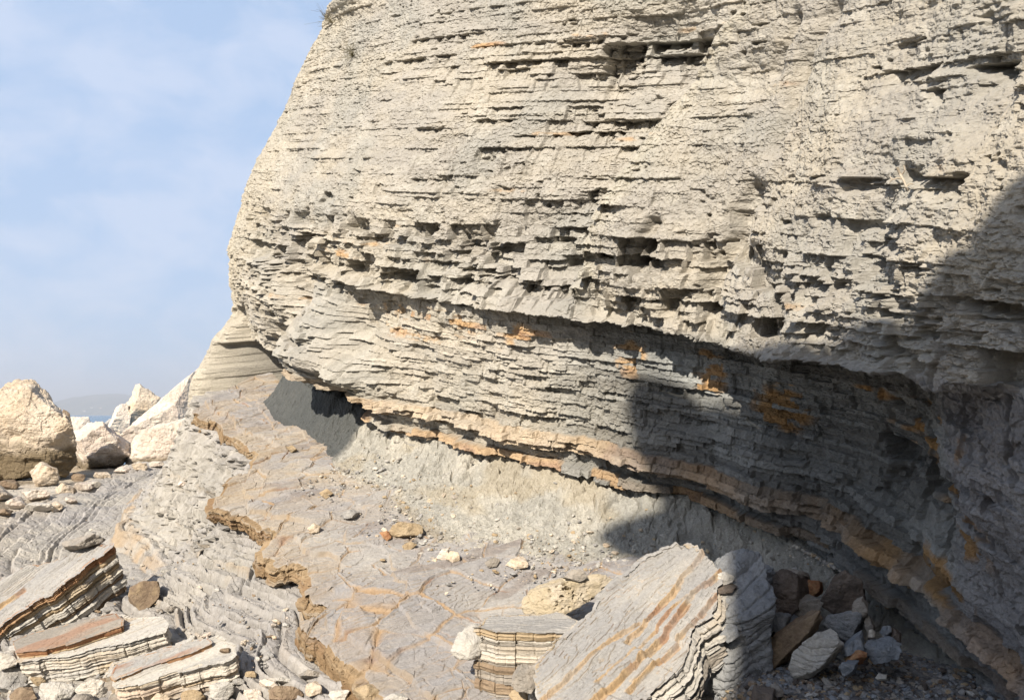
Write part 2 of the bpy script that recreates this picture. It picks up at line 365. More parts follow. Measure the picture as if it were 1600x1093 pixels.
    for (px, py, rx, ry, a) in ((700, 85, 110, 45, .9), (980, 60, 130, 60, 1.1), (900, 200, 150, 50, .9), (700, 230, 90, 60, .5), (760, 370, 230, 60, .8), (470, 380, 60, 40, .7),
                                (450, 440, 45, 45, 1.0), (1440, 110, 110, 25, .8), (1560, 110, 50, 30, .9), (1450, 275, 170, 12, 1.2), (1440, 380, 120, 40, .8), (1300, 350, 120, 25, .3), (1030, 390, 70, 50, .5), (650, 290, 120, 20, .6),
                                (1300, 520, 130, 45, .75), (1500, 520, 120, 50, .6), (1030, 480, 130, 30, .7), (480, 500, 70, 60, .8), (380, 500, 30, 50, .7), (930, 310, 60, 30, .8)):
        region += a * patch(S, B, px, py, rx, ry)
    region *= 1 - .92 * sst(T + .85, T + .45, S) * sst(-1.55, -1.85, B)
    region *= 1 - .6 * np.clip(patch(S, B, 1300, 150, 110, 110) + patch(S, B, 560, 200, 90, 90) , 0, 1)
    kmask = sst(T + .85, T + 1.2, S)
    kx = np.zeros(S.shape, np.float32)                                # named hard beds keep standing out
    for lo_, hi_, a in ((-2.045, -1.925, .9), (-1.80, -1.74, .45), (-2.20, -2.13, .8), (-1.62, -1.585, .5), (-1.36, -1.33, .4), (-2.36, -2.30, .6)):
        kx = np.maximum(kx, a * ((Bw > lo_) & (Bw < hi_)))
    region = np.clip(region, 0, 1.5)
    mm = np.maximum(region * (.25 + .75 * m0) * (.35 + .65 * m1), kx * .8 * kmask)
    prof = (.62 - u) + .18 * np.exp(-((u - .08) / .10) ** 2)           # steepest, most proud at the foot of a bed
    prof -= .9 * np.exp(-(u / .045) ** 2)
    ap = np.clip(th / .055, .6, 1.5)
    led = mm * ap * (.030 * h + .026 * blk + .055 * prof)
    # named thick beds stand proud by more
    led += .045 * ((Bw > -2.045) & (Bw < -1.925)) * sst(15.2, 15.5, S) * (1 + .5 * blk) * (1 - .45 * sst(18.8, 19.6, S))
    led += .05 * ((Bw > -2.20) & (Bw < -2.13)) * sst(15.6, 15.9, S) * (1 + .8 * blk) * (1 - .5 * sst(18.5, 19, S))
    led += .035 * ((Bw > -2.33) & (Bw < -2.27)) * sst(15.9, 16.1, S) * (1 + blk) * (1 - sst(17.6, 18.2, S))
    led -= (.030 * low_m + .015) * np.exp(-(joint / .005) ** 2) * (.15 + .85 * mm) * (blk > .1)
    # missing blocks: pieces of two or three beds fallen out between joints
    for (grp, w0, thr, dep, msk, sd_) in ((3, .34, .72, .09, band * sst(T + .9, T + 1.6, S), 41), (2, .20, .74, .055, band * sst(T + .6, T + 1.2, S), 43),
                                          (2, .22, .70, .055, (.15 + .9 * region), 45), (1, .12, .66, .035, (.2 + .8 * region), 47)):
        gi = (i + sd_) // grp; xx = S / (w0 * (.6 + .8 * hash2(gi, gi * 0, sd_))) + 9 * hash2(gi, gi * 0 + 5, sd_) + .35 * fbm(S * 7, gi * 1.3 + B * 4, .5, 3, sd_)
        gc = np.floor(xx).astype(np.int64); gf = xx - gc; hv = hash2(gi, gc, sd_ + 1)
        led -= dep * msk * (hv > thr) * (.45 + .9 * hash2(gi, gc, sd_ + 2)) * sst(0, .05, gf) * sst(1, .95, gf)
    o += led
    # thin hard ledges standing out of the smooth marl, here and there
    rl = np.random.RandomState(77); lv = -.62
    while lv < 2.0:
        lv += rl.uniform(.07, .17)
        r0, r1 = np.searchsorted(B[:, 0], [lv - .06, lv + .10])
        if r1 <= r0: continue
        s_, b_ = S[r0:r1], B[r0:r1]
        bb = b_ - lv + .012 * fbm(s_ * 1.1, 0 * b_ + lv, 0.7, 3, 3) + .006 * fbm(s_ * 24, 0 * b_ + lv, .2, 3, 220)
        mk = sst(rl.uniform(-.08, .16), .34, fbm(s_ * 1.3, 0 * b_ + lv * 7, 1.5, 3, 221)) * sst(-.30, .10, fbm(s_ * 9, 0 * b_ + lv * 9, 1.5, 3, 222))
        mk = mk * (1 - .8 * np.clip(patch(s_, b_, 1310, 150, 120, 120), 0, 1)) * (1 - .7 * sst(T + 2.2, T + 1.0, s_))
        o[r0:r1] += rl.uniform(.022, .045) * mk * sst(0, .004, bb) * sst(.075, .012, bb)
    # ---- crumbly surface
    marl = np.clip(1 - .35 * low_m, 0, 1)
    f1, f2, cid = worley(S * 15 + .5 * fbm(S * 12, B * 12, 1, 2, 66), B * 21, 61)
    rgh = .30 + .9 * sst(-.25, .35, fbm(S * 1.1, B * 1.6, 14, 4, 210))
    o += marl * rgh * (.012 * (cid - .5) * sst(.02, .2, f2 - f1) - .006 * sst(.09, .0, f2 - f1))
    f1, f2, cid = worley(S * 36, B * 52, 71)
    o += (.4 + .6 * rgh) * ((.0060 + .005 * marl) * (cid - .5) - .0040 * sst(.10, .0, f2 - f1))
    f1, f2, cid = worley(S * 75 + 5, B * 110, 72); o += .0035 * (cid - .5)
    o += .050 * fbm(S * 1.3, B * 1.6, 1.0, 4, 81) + .022 * fbm(S * 7, B * 9, 5, 4, 91)
    smooth = np.clip(1 - patch(S, B, 1300, 180, 130, 120) * .6 - patch(S, B, 1420, 350, 130, 60) * .3, 0.3, 1)
    o += .0095 * fbm(S * 30, B * 40, 5, 3, 95) * smooth
    run = 1 - np.abs(fbm(S * 10 + 1.2 * B, B * 1.8, 7, 4, 101))         # vertical runnels, strongest on the upper right
    rw = sst(18.3, 19.2, S) * sst(-1.0, -.7, B)
    o += (.02 * rw + .008) * (run - .75)
    # pits
    pit = sst(.40, .72, fbm(S * 16, B * 26, 3, 2, 111)) * sst(-.1, .3, fbm(S * 2, B * 3, 8, 2, 113))
    o -= .045 * pit * (1 - .7 * low_m)
    # vertical crack far right
    l2 = [sb(*p, .3) for p in ((1588, 620), (1583, 680), (1579, 745))]; d, _ = seg_dist(S, B, l2); o -= .10 * np.exp(-((d + .006 * fbm(S * 40, B * 40, 1, 2, 8)) / .010) ** 2)

    # the wall by the near end is rough at close range
    o += sst(20.2, 21.0, S) * (.010 * fbm(S * 22, B * 60, 4, 4, 212) + .012 * (worley(S * 9, B * 26, 213)[2] - .5))
    # ---- colour of the rock, with some shade painted in
    A = lambda *c_: np.array(c_, np.float32)
    grey, warm, green, orange, rust, pale = A(.395, .372, .33), A(.475, .435, .36), A(.345, .345, .315), A(.52, .335, .165), A(.30, .145, .07), A(.50, .475, .415)
    n = fbm(S * 1.4, B * 2.2, 2, 4, 121)[..., None]; n2 = fbm(S * 5, B * 14, 3, 4, 122)[..., None]
    col = grey + (warm - grey) * sst(-.45, .45, n + .35 * n2)
    hb = hash2(i, i * 0 + 2, 33)[..., None]
    col = col * (1 + .10 * (hb - .5) * 2 * (.35 + .65 * low_m[..., None]))
    col = col + (green - col) * (.5 * sst(-.1, .5, fbm(S * 2.2, B * 2.2, 9, 3, 124)))[..., None]
    col = col + (pale - col) * (.55 * sst(.15, .5, fbm(S * 6, B * 8, 19, 3, 125)))[..., None]
    left = sst(T + 2.2, T + .3, S)[..., None]                        # the headland edge is creamier
    col = col + (A(.52, .47, .37) - col) * left * .6
    d, side = seg_dist(S, B, gl)
    cream = np.exp(-((d - .07) / .09) ** 2) * (side > 0) * fade
    col = col + (A(.53, .495, .40) - col) * (cream * .45)[..., None]
    # lower wall: bluer, thin dark partings; colour also darkened to deepen its shade
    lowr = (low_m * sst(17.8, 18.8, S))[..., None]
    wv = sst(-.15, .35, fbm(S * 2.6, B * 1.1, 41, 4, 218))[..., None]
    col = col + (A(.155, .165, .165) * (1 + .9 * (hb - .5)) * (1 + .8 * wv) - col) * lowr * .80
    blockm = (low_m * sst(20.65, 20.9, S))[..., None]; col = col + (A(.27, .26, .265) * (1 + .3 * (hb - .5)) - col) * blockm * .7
    st = np.zeros(S.shape, np.float32)
    on = .55 + .45 * fbm(S * 7, B * 30, 2, 3, 131)
    for (px, py, rx, ry, a) in ((600, 488, 60, 14, .8), (690, 505, 60, 20, .9), (620, 525, 90, 10, .5), (800, 522, 50, 16, 1.0), (790, 540, 40, 12, .8), (470, 462, 50, 8, .4), (560, 380, 90, 5, .6),
                                (640, 355, 60, 5, .4), (530, 395, 30, 6, .8), (650, 410, 35, 6, .6), (660, 55, 50, 5, .8), (880, 28, 180, 8, .5), (900, 20, 30, 10, .5), (1010, 130, 60, 5, .5), (970, 212, 80, 6, .6), (830, 205, 90, 5, .4), (800, 300, 60, 6, .5), (1085, 15, 30, 10, .7),
                                (1190, 130, 40, 12, .4), (1500, 105, 50, 12, .5), (1400, 265, 40, 6, .35), (1290, 272, 8, 8, .8), (1530, 265, 30, 10, .7), (1340, 478, 60, 12, .6),
                                (975, 560, 22, 34, .8), (1085, 590, 20, 34, 1.1), (1190, 650, 32, 34, 1.0), (1195, 610, 18, 14, .7), (1300, 620, 40, 12, .6), (1420, 650, 45, 18, .7), (1390, 690, 60, 30, .8), (1440, 740, 50, 45, .9), (1480, 820, 60, 40, .8), (1440, 900, 60, 25, .7),
                                (1320, 840, 60, 14, .5), (1530, 700, 20, 30, .3)):
        st = np.maximum(st, a * patch(S, B, px, py, rx, ry))
    inK = ((Bw > -2.045) & (Bw < -1.925)).astype(np.float32)
    kst = inK * (.40 + .45 * sst(-.2, .5, fbm(S * 2.2, B * 0, 4, 3, 141)) ) * sst(15.2, 15.3, S)
    in2 = ((Bw > -2.20) & (Bw < -2.13)).astype(np.float32) * sst(.1, .5, hash2(c, c * 0 + 1, 9)) * .75 * sst(15.3, 15.6, S)
    kst = np.maximum(kst, in2)
    st = st * (1 + .5 * sst(18.4, 19, S) * low_m)
    st = np.clip(st * (1.1 * sst(-.35, .35, fbm(S * 5, B * 9, 12, 4, 144) + .5 * blk * low_m) + .1), 0, 1)
    kst = kst * (1 - .55 * sst(18.9, 19.8, S) * sst(.35, -.15, fbm(S * 3.5, B * 3, 31, 4, 211)))
    xq = np.floor(S / .085 + 7 * hash2(i, i * 0 + 8, 3) + .5 * noise(S * 9, i * 1.1, 0, 223)).astype(np.int64)
    st = sst(.20, .42, st * (.45 + 1.0 * hash2(i // 2, xq, 224))) * np.clip(st * 1.4, 0, 1)
    tot = np.maximum(st, kst)[..., None]
    oc = orange + (rust - orange) * sst(.0, .55, fbm(S * 6, B * 16, 7, 3, 151) + .35 * sst(19, 20.2, S) * low_m)[..., None] * .75
    oc = oc + (A(.24, .19, .145) - oc) * (inK * sst(19.0, 19.8, S) * .65)[..., None]
    oc = oc + (A(.60, .48, .33) - oc) * (inK * sst(18.6, 18.2, S) * .55)[..., None]
    oc = oc * (1 - lowr * sst(18.6, 19.4, S)[..., None]) + A(.40, .225, .075) * (.55 + .6 * hb) * lowr * sst(18.6, 19.4, S)[..., None]
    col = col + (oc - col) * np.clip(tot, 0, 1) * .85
    col = col + (A(.13, .14, .145) - col) * (hol * sst(-2.03, -2.08, B) * .8)[..., None]  # shade of the hollow painted into the rock colour
    # mottling block by block
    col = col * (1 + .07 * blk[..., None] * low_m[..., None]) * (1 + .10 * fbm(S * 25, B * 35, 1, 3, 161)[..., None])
    return o, np.clip(col, .02, .8)

def build_cliff(q=1.0):
    ratio = np.gradient(800 + F * CA[:, 0] / np.maximum(CA[:, 1], .5), SA)
    inside = (SA > T - .35) & (SA < S_NEAR)
    dens = np.where(inside, np.clip(np.abs(ratio) / (1.15 / q), 1 / (.014 / q), 1 / .0022), 14.0)
    dens = np.where((SA < T - 2.5), 3, dens)
    cum = np.r_[0, np.cumsum((dens[1:] + dens[:-1]) / 2 * np.diff(SA))]
    s = np.interp(np.arange(0, cum[-1], 1.0), cum, SA)
    rows = [np.arange(-2.9, -2.75, .02), np.arange(-2.75, -1.125, .0036 / q), np.arange(-1.125, -1.068, .0010 / q), np.arange(-1.068, -.5, .0040 / q), np.arange(-.5, 1.95, .0048 / q), np.arange(1.95, 7.5, .06)]
    b = np.concatenate(rows)
    # rows hug the foot of each bed so that undersides are crisp
    S, B = np.meshgrid(s, b)
    o, col = cliff_surface(S, B)
    Cc, Nn = curve_at(S)
    X = Cc[..., 0] + o * Nn[..., 0]; Y = Cc[..., 1] + o * Nn[..., 1]
    Z = B + warp(S, B) + M_DIP * np.where(Y > 0, Y, Y * .3)
    un = sst(-1.125, -1.11, B) * sst(-1.066, -1.080, B) * sst(18, 19, S)
    Z += un * (.05 * fbm(X * 5, Y * 5, 0, 5, 201) + .022 * (worley(X * 11, Y * 14, 202)[2] - .5) + .012 * (worley(X * 32, Y * 36, 203)[2] - .5))
    P = np.stack([X, Y, Z], -1)
    # top of the cliff runs back from the edge
    topn = []; last = P[-1].copy()
    for k in range(1, 8):
        r = last.copy(); r[:, 0] -= Nn[-1, :, 0] * k * .8; r[:, 1] -= Nn[-1, :, 1] * k * .8; r[:, 2] += .12 * k + .1 * noise(r[:, 0], r[:, 1], 0, 5); topn.append(r)
    P = np.concatenate([P, np.array(topn)], 0); col = np.concatenate([col, np.repeat(col[-1:], len(topn), 0)], 0)
    print('cliff', P.shape)
    mat = rock_material('cliff rock', bump=.55, scale=55, var=.16, dist=.012)
    return tag(grid_mesh('cliff', P, mat, col), kind='structure')
Q = 1.0

# ------------------------------------------------------------------ ledge of hard sandstone (its top follows one bedding plane)
B_P = -2.45
RIM_PX = [(299, 637), (318, 646), (342, 653), (352, 666), (387, 687), (404, 701), (398, 712), (388, 722), (368, 738), (350, 752), (333, 763), (332, 776), (352, 787), (387, 802), (410, 818), (432, 828),
          (424, 836), (410, 843), (413, 855), (440, 867), (466, 876), (489, 887), (492, 902), (479, 912), (486, 930), (509, 943), (500, 951), (472, 957), (478, 974), (509, 992), (514, 1000), (533, 1007), (541, 1020), (568, 1033),
          (567, 1042), (590, 1058), (612, 1068), (642, 1080), (650, 1092), (700, 1118), (790, 1170), (900, 1270)]
rim = np.array([on_bed(px, py, B_P)[:2] for px, py in RIM_PX])
CREST = np.vstack([[(3, 17), (-1.5, 14), (-3.0, 12.3), (-3.62, 10.6), (-3.62, 9.4), (-3.48, 8.6), (-3.2, 7.8)], rim[::3], [(1.5, 1.2), (2.0, -2), (2.0, -8)]])
def zflat(X, Y):
    low = -1.5 + .02 * np.clip(Y - 4, 0, 14) - .16 * np.clip(Y - 19, 0, 12)
    hi = -1.5 + .12 * np.clip(Y - 4, 0, 8)
    k = sst(-5.75, -5.45, X + .45 * fbm(X * 1.2, Y * 1.2, 0, 5, 301) - .10 * (Y - 9)) * sst(12.6, 12.0, Y + .5 * fbm(X * .9, Y * .9, 5, 4, 302))
    z = low + (np.maximum(hi, low) - low) * k
    return z
def crest_dist(X, Y):
    best = np.full(X.shape, 1e9); side = np.zeros(X.shape); par = np.zeros(X.shape); acc = 0
    for (a, b), (c, d) in zip(CREST[:-1], CREST[1:]):
        dx, dy = c - a, d - b; l = math.hypot(dx, dy)
        t = np.clip(((X - a) * dx + (Y - b) * dy) / l ** 2, 0, 1); ex = X - a - t * dx; ey = Y - b - t * dy; dd = ex * ex + ey * ey
        m = dd < best; best = np.where(m, dd, best); side = np.where(m, dx * ey - dy * ex, side); par = np.where(m, acc + t * l, par); acc += l
    return np.sqrt(best) * np.where(side < 0, 1, -1), par            # + = seaward side

def ramp_w(Y): return .75 - .47 * sst(4.5, 5.9, Y)
def build_ground(q=1.0):
    az = np.concatenate([np.radians(np.arange(-180, -40, 2.)), np.radians(np.arange(-40, -4, .05 / q)), np.radians(np.arange(-4, 40, .2)), np.radians(np.arange(40, 181, 3.))])
    rr = np.concatenate([[.0, .4, .8, 1.2, 1.7, 2.2], np.exp(np.arange(math.log(2.7), math.log(12), .0017 / q)), np.exp(np.arange(math.log(12), math.log(32), .004 / q)), np.exp(np.arange(math.log(32), math.log(60), .1))])
    R, A_ = np.meshgrid(rr, az, indexing='ij'); X = R * np.sin(A_); Y = R * np.cos(A_)
    D, par = crest_dist(X, Y); D = D + .05 * fbm(X * 2, Y * 2, 0, 3, 7)
    zf = zflat(X, Y); zr = B_P - .17 + M_DIP * Y
    lift = np.maximum(zr - zf, 0); Dp = np.maximum(D, 0)
    lift = np.minimum(lift, 1.9 + 0 * lift)
    w = ramp_w(Y)
    Sx = np.exp(-(Dp / w) ** 1.35)
    z = zf + lift * Sx
    # thin beds cropping out as low steps, roughly parallel to the ledge
    near = sst(6.5, .8, Dp)
    jg = np.floor(par / .23 + .5 * noise(X * 4, Y * 4, 0, 6)).astype(np.int64)
    q_ = .85 * D - 1.25 * (z - zf) + .045 * fbm(X * 1.6, Y * 1.6, 3, 4, 17) + .022 * fbm(X * 9, Y * 9, 7, 3, 303) + .15 * fbm(X * .4, Y * .4, 3, 2, 18)
    E2 = np.cumsum(np.r_[-12, np.random.RandomState(3).uniform(.045, .16, 520)])
    ii = np.clip(np.searchsorted(E2, q_.ravel()).reshape(q_.shape) - 1, 0, len(E2) - 2); u = (q_ - E2[ii]) / (E2[ii + 1] - E2[ii]); th = E2[ii + 1] - E2[ii]
    hh = hash2(ii, ii * 0, 4)
    cell = np.floor(par / (.10 + .22 * hash2(ii, ii * 0 + 1, 4)) + .5 * noise(X * 6, Y * 6, 0, 6)).astype(np.int64); cb = hash2(ii, cell, 8)
    stepm = (.30 + .70 * sst(.3, .9, hh)) * (.10 + .90 * near) * sst(-.45, .05, fbm(X * .9, Y * .9, 4, 3, 19) + .6 * near)
    wdt = .020 / th
    stepm = stepm * (1 - .45 * sst(.25, .6, lift) * np.exp(-Dp / .5) * sst(5.4, 6.4, Y))
    D0 = .62 + .10 * fbm(X * 1.5, Y * 1.5, 4, 4, 304) + .05 * (cb - .5); on2 = sst(5.6, 6.6, Y) * sst(16, 13, Y)
    z += on2 * .09 * sst(D0 + .035, D0, D) - .05 * on2 * sst(4, 2, D); tan2 = on2 * sst(D0 - .10, D0 - .03, D) * sst(D0 + .06, D0 + .03, D)
    z += stepm * (.062 * (u - .5) * sst(1, 1 - wdt, u) + .007 * (cb - .5) * sst(0, .1, u) - .030 * np.exp(-(u / (wdt * 1.2)) ** 2) * (cb > .30))
    fk, fe = flake(fbm(X * 2.3, Y * 3.0, 5, 4, 46), 7); z += .050 * fk * (.4 + .6 * sst(.3, 1.2, Dp))
    # water-worn flutes running away from the ledge, then rough rock
    f1, f2, cid = worley(X * 2.2 + .6 * fbm(X * 2, Y * 2, 1, 2, 3), Y * 5.5, 27)
    z += (.022 * (cid - .5) * sst(.02, .12, f2 - f1) - .010 * sst(.06, 0, f2 - f1)) * sst(.6, 2.2, Dp)
    f1, f2, cid = worley(X * 9, Y * 15 + X * 6, 28)
    dst = .25 + .75 * sst(8, 4.5, Y)
    z += (.008 * (cid - .5) - .005 * sst(.08, .0, f2 - f1)) * dst
    z += .022 * fbm(X * 2.0, Y * 3.2, 0, 4, 29) + .007 * dst * fbm(X * 14, Y * 14, 0, 4, 30)
    # far away the shelf is broken into blocks
    steep = sst(.2, .6, lift) * np.exp(-Dp / .5) * sst(-.05, .15, D)
    f1, f2, cid = worley((X + Y) * 6, z * 13 + X * 2, 35)
    z += .07 * steep * (cid - .5)
    z += steep * .035 * fbm(X * 8, Y * 8, z * 12, 4, 306)
    pit = sst(.30, .50, fbm(X * 9, Y * 6, z * 16, 2, 37)); z -= .03 * pit * steep
    # the steep marl face is cut back sideways too: plates, holes and crumbs
    zs = z * 1.0; fw = sst(.15, .45, lift) * sst(.75, .25, Dp) * sst(-.08, .02, D) * sst(4.9, 5.7, Y)
    c4 = worley(par * 7 + .5 * fbm(par * 5, zs * 9, 0, 3, 310), zs * 20 + 2 * D, 311); c5 = worley(par * 20, zs * 44, 312)
    hol_ = sst(.12, .34, fbm(par * 13, zs * 32, 3, 3, 313))
    dsp = fw * (.07 * (c4[2] - .5) * sst(0, .12, c4[1] - c4[0]) + .030 * (c5[2] - .5) + .05 * fbm(par * 4, zs * 8, 0, 4, 314) - .085 * hol_)
    X = X - .90 * dsp; Y = Y - .42 * dsp
    Aa = lambda *c_: np.array(c_, np.float32)
    e = lambda a: a[..., None]
    n = fbm(X * .9, Y * 1.6, 1, 4, 41); n2 = fbm(X * 5, Y * 9, 2, 4, 42)
    col = Aa(.37, .352, .335) + (Aa(.46, .43, .38) - Aa(.37, .352, .335)) * e(sst(-.3, .5, n + .5 * n2))
    col = col * e(1 + .16 * (hh - .5) * (.3 + near))
    col = col + (Aa(.56, .485, .38) - col) * e(.85 * sst(1.2, 2.6, Dp))
    brown = sst(-.07, .05, fbm(X * .45, Y * 1.5, 5, 6, 43) + .24 * sst(3, 6, Dp) - .10) * sst(1.2, 2.6, Dp)
    pale_ = sst(.0, .25, fbm(X * .5, Y * 1.8, 15, 5, 143)) * sst(1.5, 3, Dp); col = col + (Aa(.50, .46, .39) - col) * e(pale_ * .8)
    col = col + (Aa(.17, .135, .09) - col) * e(brown * .85)
    col = col * e(1 - .18 * fe)
    wet = sst(.18, .38, fbm(X * .5, Y * 1.4, 8, 4, 44)) * sst(2.8, 4.2, Dp)
    col = col + (Aa(.25, .25, .26) - col) * e(wet * .3)
    tanm = np.clip(sst(.86, .95, hh) * sst(.35, .7, cb) * sst(.5, .8, u) * near * 1.2, 0, 1)
    col = col + (Aa(.40, .30, .19) - col) * e(tanm * .8)
    col = col + (Aa(.43, .30, .17) - col) * e(tan2 * .8 * sst(-.5, .1, fbm(X * 4, Y * 4, 7, 3, 305)))
    col = col + (Aa(.40, .38, .335) - col) * e(steep * .8)
    fr = sst(14.0, 17.5, Y + .8 * fbm(X, Y, 0, 2, 3)); col = col + (Aa(.40, .33, .24) - col) * e(fr)
    col *= e(1 + .10 * fbm(X * 22, Y * 30, 0, 3, 45))
    mat = rock_material('rock platform', bump=.5, scale=45, var=.15, dist=.012, rough=.86)
    print('ground', X.shape)
    return tag(grid_mesh('rock_platform', np.stack([X, Y, z], -1), mat, np.clip(col, .02, .8), flip=False), kind='structure')

def resample(P, n):
    L_ = np.r_[0, np.cumsum(np.linalg.norm(np.diff(P, axis=0), axis=1))]; t = np.linspace(0, L_[-1], n)
    return np.stack([np.interp(t, L_, P[:, k]) for k in range(P.shape[1])], -1), t

def build_ledge(q=1.0):
    n = int(2300 * q)
    r3 = rim.copy()
    for _ in range(1):                                               # round the corners a little
        a = np.repeat(r3, 2, axis=0)[1:-1]; r3 = np.vstack([r3[:1], (.75 * a[0::2] + .25 * a[1::2]), r3[-1:]]) if False else r3
    fine, t = resample(r3, n)
    dens = np.gradient(np.arctan2(fine[:, 0], fine[:, 1])) 
    # small irregularity of the edge
    jx = np.floor(t * 6.5 + .8 * noise(t * 4, 0, 0, 2)).astype(np.int64)
    fine[:, 0] += .018 * fbm(t * 7, 0, 1, 5, 3) + .035 * (hash2(jx, jx * 0, 3) - .5); fine[:, 1] += .022 * fbm(t * 7, 0, 5, 5, 4) + .05 * (hash2(jx, jx * 0, 4) - .5)
    for c in (0, 1): fine[:, c] = np.convolve(np.pad(fine[:, c], 2, mode='edge'), np.ones(5) / 5, 'valid')
    k = np.ones(9) / 9
    inner_s = np.interp(np.linspace(0, 1, n), [0, .10, .3, 1], [T + .55, T + 1.6, T + 3.2, S_NEAR - .6])
    Ci, Ni = curve_at(inner_s); inner = Ci - .35 * Ni
    sm = fine.copy(); kk = int(n * .03); ker = np.hanning(2 * kk + 1); ker /= ker.sum()
    for c in (0, 1): sm[:, c] = np.convolve(np.pad(fine[:, c], kk, mode='edge'), ker, 'valid')
    v = np.linspace(0, 1, int(860 * q)) ** 1.35
    V_, _ = np.meshgrid(v, np.arange(n), indexing='ij')
    bl = np.exp(-V_ * 9)[..., None]
    base = bl * fine[None] + (1 - bl) * sm[None]
    XY = base + (inner[None] - base) * V_[..., None]
    X, Y = XY[..., 0], XY[..., 1]
    dist = V_ * np.linalg.norm(inner - sm, axis=1)[None]
    # joints: elongate polygons; blocks tilt slightly
    ca, sa_ = math.cos(.45), math.sin(.45); U = X * ca + Y * sa_; W = -X * sa_ + Y * ca
    wob = .10 * fbm(X * 2.2, Y * 2.2, 2, 3, 53)
    wob = wob + .05 * fbm(X * 9, Y * 9, 2, 3, 54)
    f1, f2, cid = worley(U * 3.6 + 2 * wob, W * 5.4 - 2 * wob, 52, jit=1.0)
    g1, g2, cid2 = worley(U * 7.2 + 4 + 2 * wob, W * 14 + 3 * wob, 55)
    edge = f2 - f1; edge2 = g2 - g1
    nearrim = np.exp(-dist / .32)
    flk = sst(-.2, .3, fbm(X * 1.3, Y * 1.3, 2, 3, 57))
    z = B_P + M_DIP * Y
    z = z + .024 * (cid - .5) * sst(0, .10, edge) - .012 * sst(.022, .0, edge) + .006 * sst(.16, .06, edge) * sst(.05, .09, edge)
    z = z + (.010 * (cid2 - .5) * sst(0, .1, edge2) - .006 * sst(.08, 0, edge2)) * (.35 + .65 * np.clip(flk + nearrim, 0, 1))
    z = z + .030 * fbm(X * 1.1, Y * 1.1, 0, 3, 58) + .007 * fbm(U * 5, W * 16, 0, 4, 59) + .003 * fbm(U * 14, W * 50, 0, 3, 60)
    rp = np.sin(W * 60 + 6 * fbm(X * 1.5, Y * 1.5, 1, 2, 61)); z += .0028 * rp * nearrim
    z -= .006 * np.exp(-dist / .006)
    stp = dist - (.16 + .16 * fbm(t[None] * 2.2, 0, 3, 4, 159) + .05 * fbm(X * 9, Y * 9, 3, 3, 160)); up_ = sst(0, .012, stp); z = z + .030 * (up_ - 1)
    stc = sst(-.004, .004, stp) * sst(.020, .006, stp); stp2 = dist - (.46 + .26 * fbm(t[None] * 1.7, 5, 3, 4, 161) + .05 * fbm(X * 8, Y * 8, 3, 3, 162)); z = z + .018 * (sst(0, .010, stp2) - 1)
    stc = np.maximum(stc, sst(-.004, .004, stp2) * sst(.016, .005, stp2))
    fk, fe = flake(fbm(U * 1.6 + .4 * cid, W * 5.5, 5, 5, 156), 9); z += .050 * fk
    fk2, fe2 = flake(fbm(U * 5 + cid, W * 15, 9, 4, 157), 6); z += .014 * fk2 * (.4 + .6 * nearrim)
    Aa = lambda *c_: np.array(c_, np.float32); e = lambda a: a[..., None]
    m = fbm(X * 1.4, Y * 2.4, 3, 4, 62)
    col = Aa(.37, .357, .352) + (Aa(.45, .43, .40) - Aa(.37, .357, .352)) * e(sst(-.3, .4, m))
    vein = np.exp(-(edge / (.030 + .06 * sst(.0, .5, fbm(X * 3.7, Y * 3.7, 5, 3, 63)))) ** 2) * sst(-.55, .10, fbm(X * 2.1, Y * 2.1, 6, 3, 64))
    vein = np.maximum(vein, .55 * np.exp(-(edge2 / .06) ** 2) * sst(.0, .35, fbm(X * 1.5, Y * 1.5, 9, 3, 65)))
    oc = Aa(.47, .32, .18) + (Aa(.32, .18, .11) - Aa(.47, .32, .18)) * e(sst(.1, .5, fbm(X * 6, Y * 8, 1, 3, 66)))
    brownp = sst(.18, .42, fbm(U * 2.0, W * 7, 8, 4, 67))
    col = col + (Aa(.25, .21, .185) - col) * e(brownp * .6)
    rimt = nearrim * sst(-.5, .3, fbm(U * 3, W * 14, 3, 4, 68))
    col = col + (Aa(.40, .33, .245) - col) * e(np.clip(rimt * .5, 0, 1))
    col = col + (Aa(.43, .31, .185) - col) * e(np.clip(fe * .35 * sst(-.3, .2, fbm(X * 1.8, Y * 1.8, 7, 3, 158)), 0, 1))
    col = col + (oc - col) * e(np.clip(vein * .85, 0, 1))
    col = col + (Aa(.40, .29, .17) - col) * e(stc * .45 * sst(-.2, .2, fbm(X * 5, Y * 5, 2, 3, 163)))
    col = col + (Aa(.40, .32, .23) - col) * e((1 - up_) * .22)
    farw = sst(4.9, 5.9, Y) ; col = col + (Aa(.47, .38, .26) - col) * e(farw * .45 * sst(-.3, .4, fbm(U * 4, W * 9, 3, 4, 69)))
    top = np.stack([X, Y, z], -1)
    # riser below the rim
    tang = np.gradient(sm, axis=0); tang /= np.linalg.norm(tang, axis=1)[:, None]
    lt = np.gradient(fine, axis=0); 
    for c in (0, 1): lt[:, c] = np.convolve(np.pad(lt[:, c], 12, mode='edge'), np.hanning(25) / np.hanning(25).sum(), 'valid')
    lt /= np.linalg.norm(lt, axis=1)[:, None] + 1e-9
    no = np.stack([lt[:, 1], -lt[:, 0]], -1)
    if (no * (inner - sm)).sum() > 0: no = -no
    hgt = np.linspace(0, 1, int(80 * q)); H_ = .15 * (1 + .25 * noise(t * 1.2, 0, 0, 70)) * (1 + .9 * sst(4.3, 3.3, fine[:, 1])) * .85
    Hh, TT = np.meshgrid(hgt, t, indexing='ij')
    jl = worley(TT * 5.5, Hh * .7, 71); jl2 = worley(TT * 14, Hh * 3 + 3, 72)
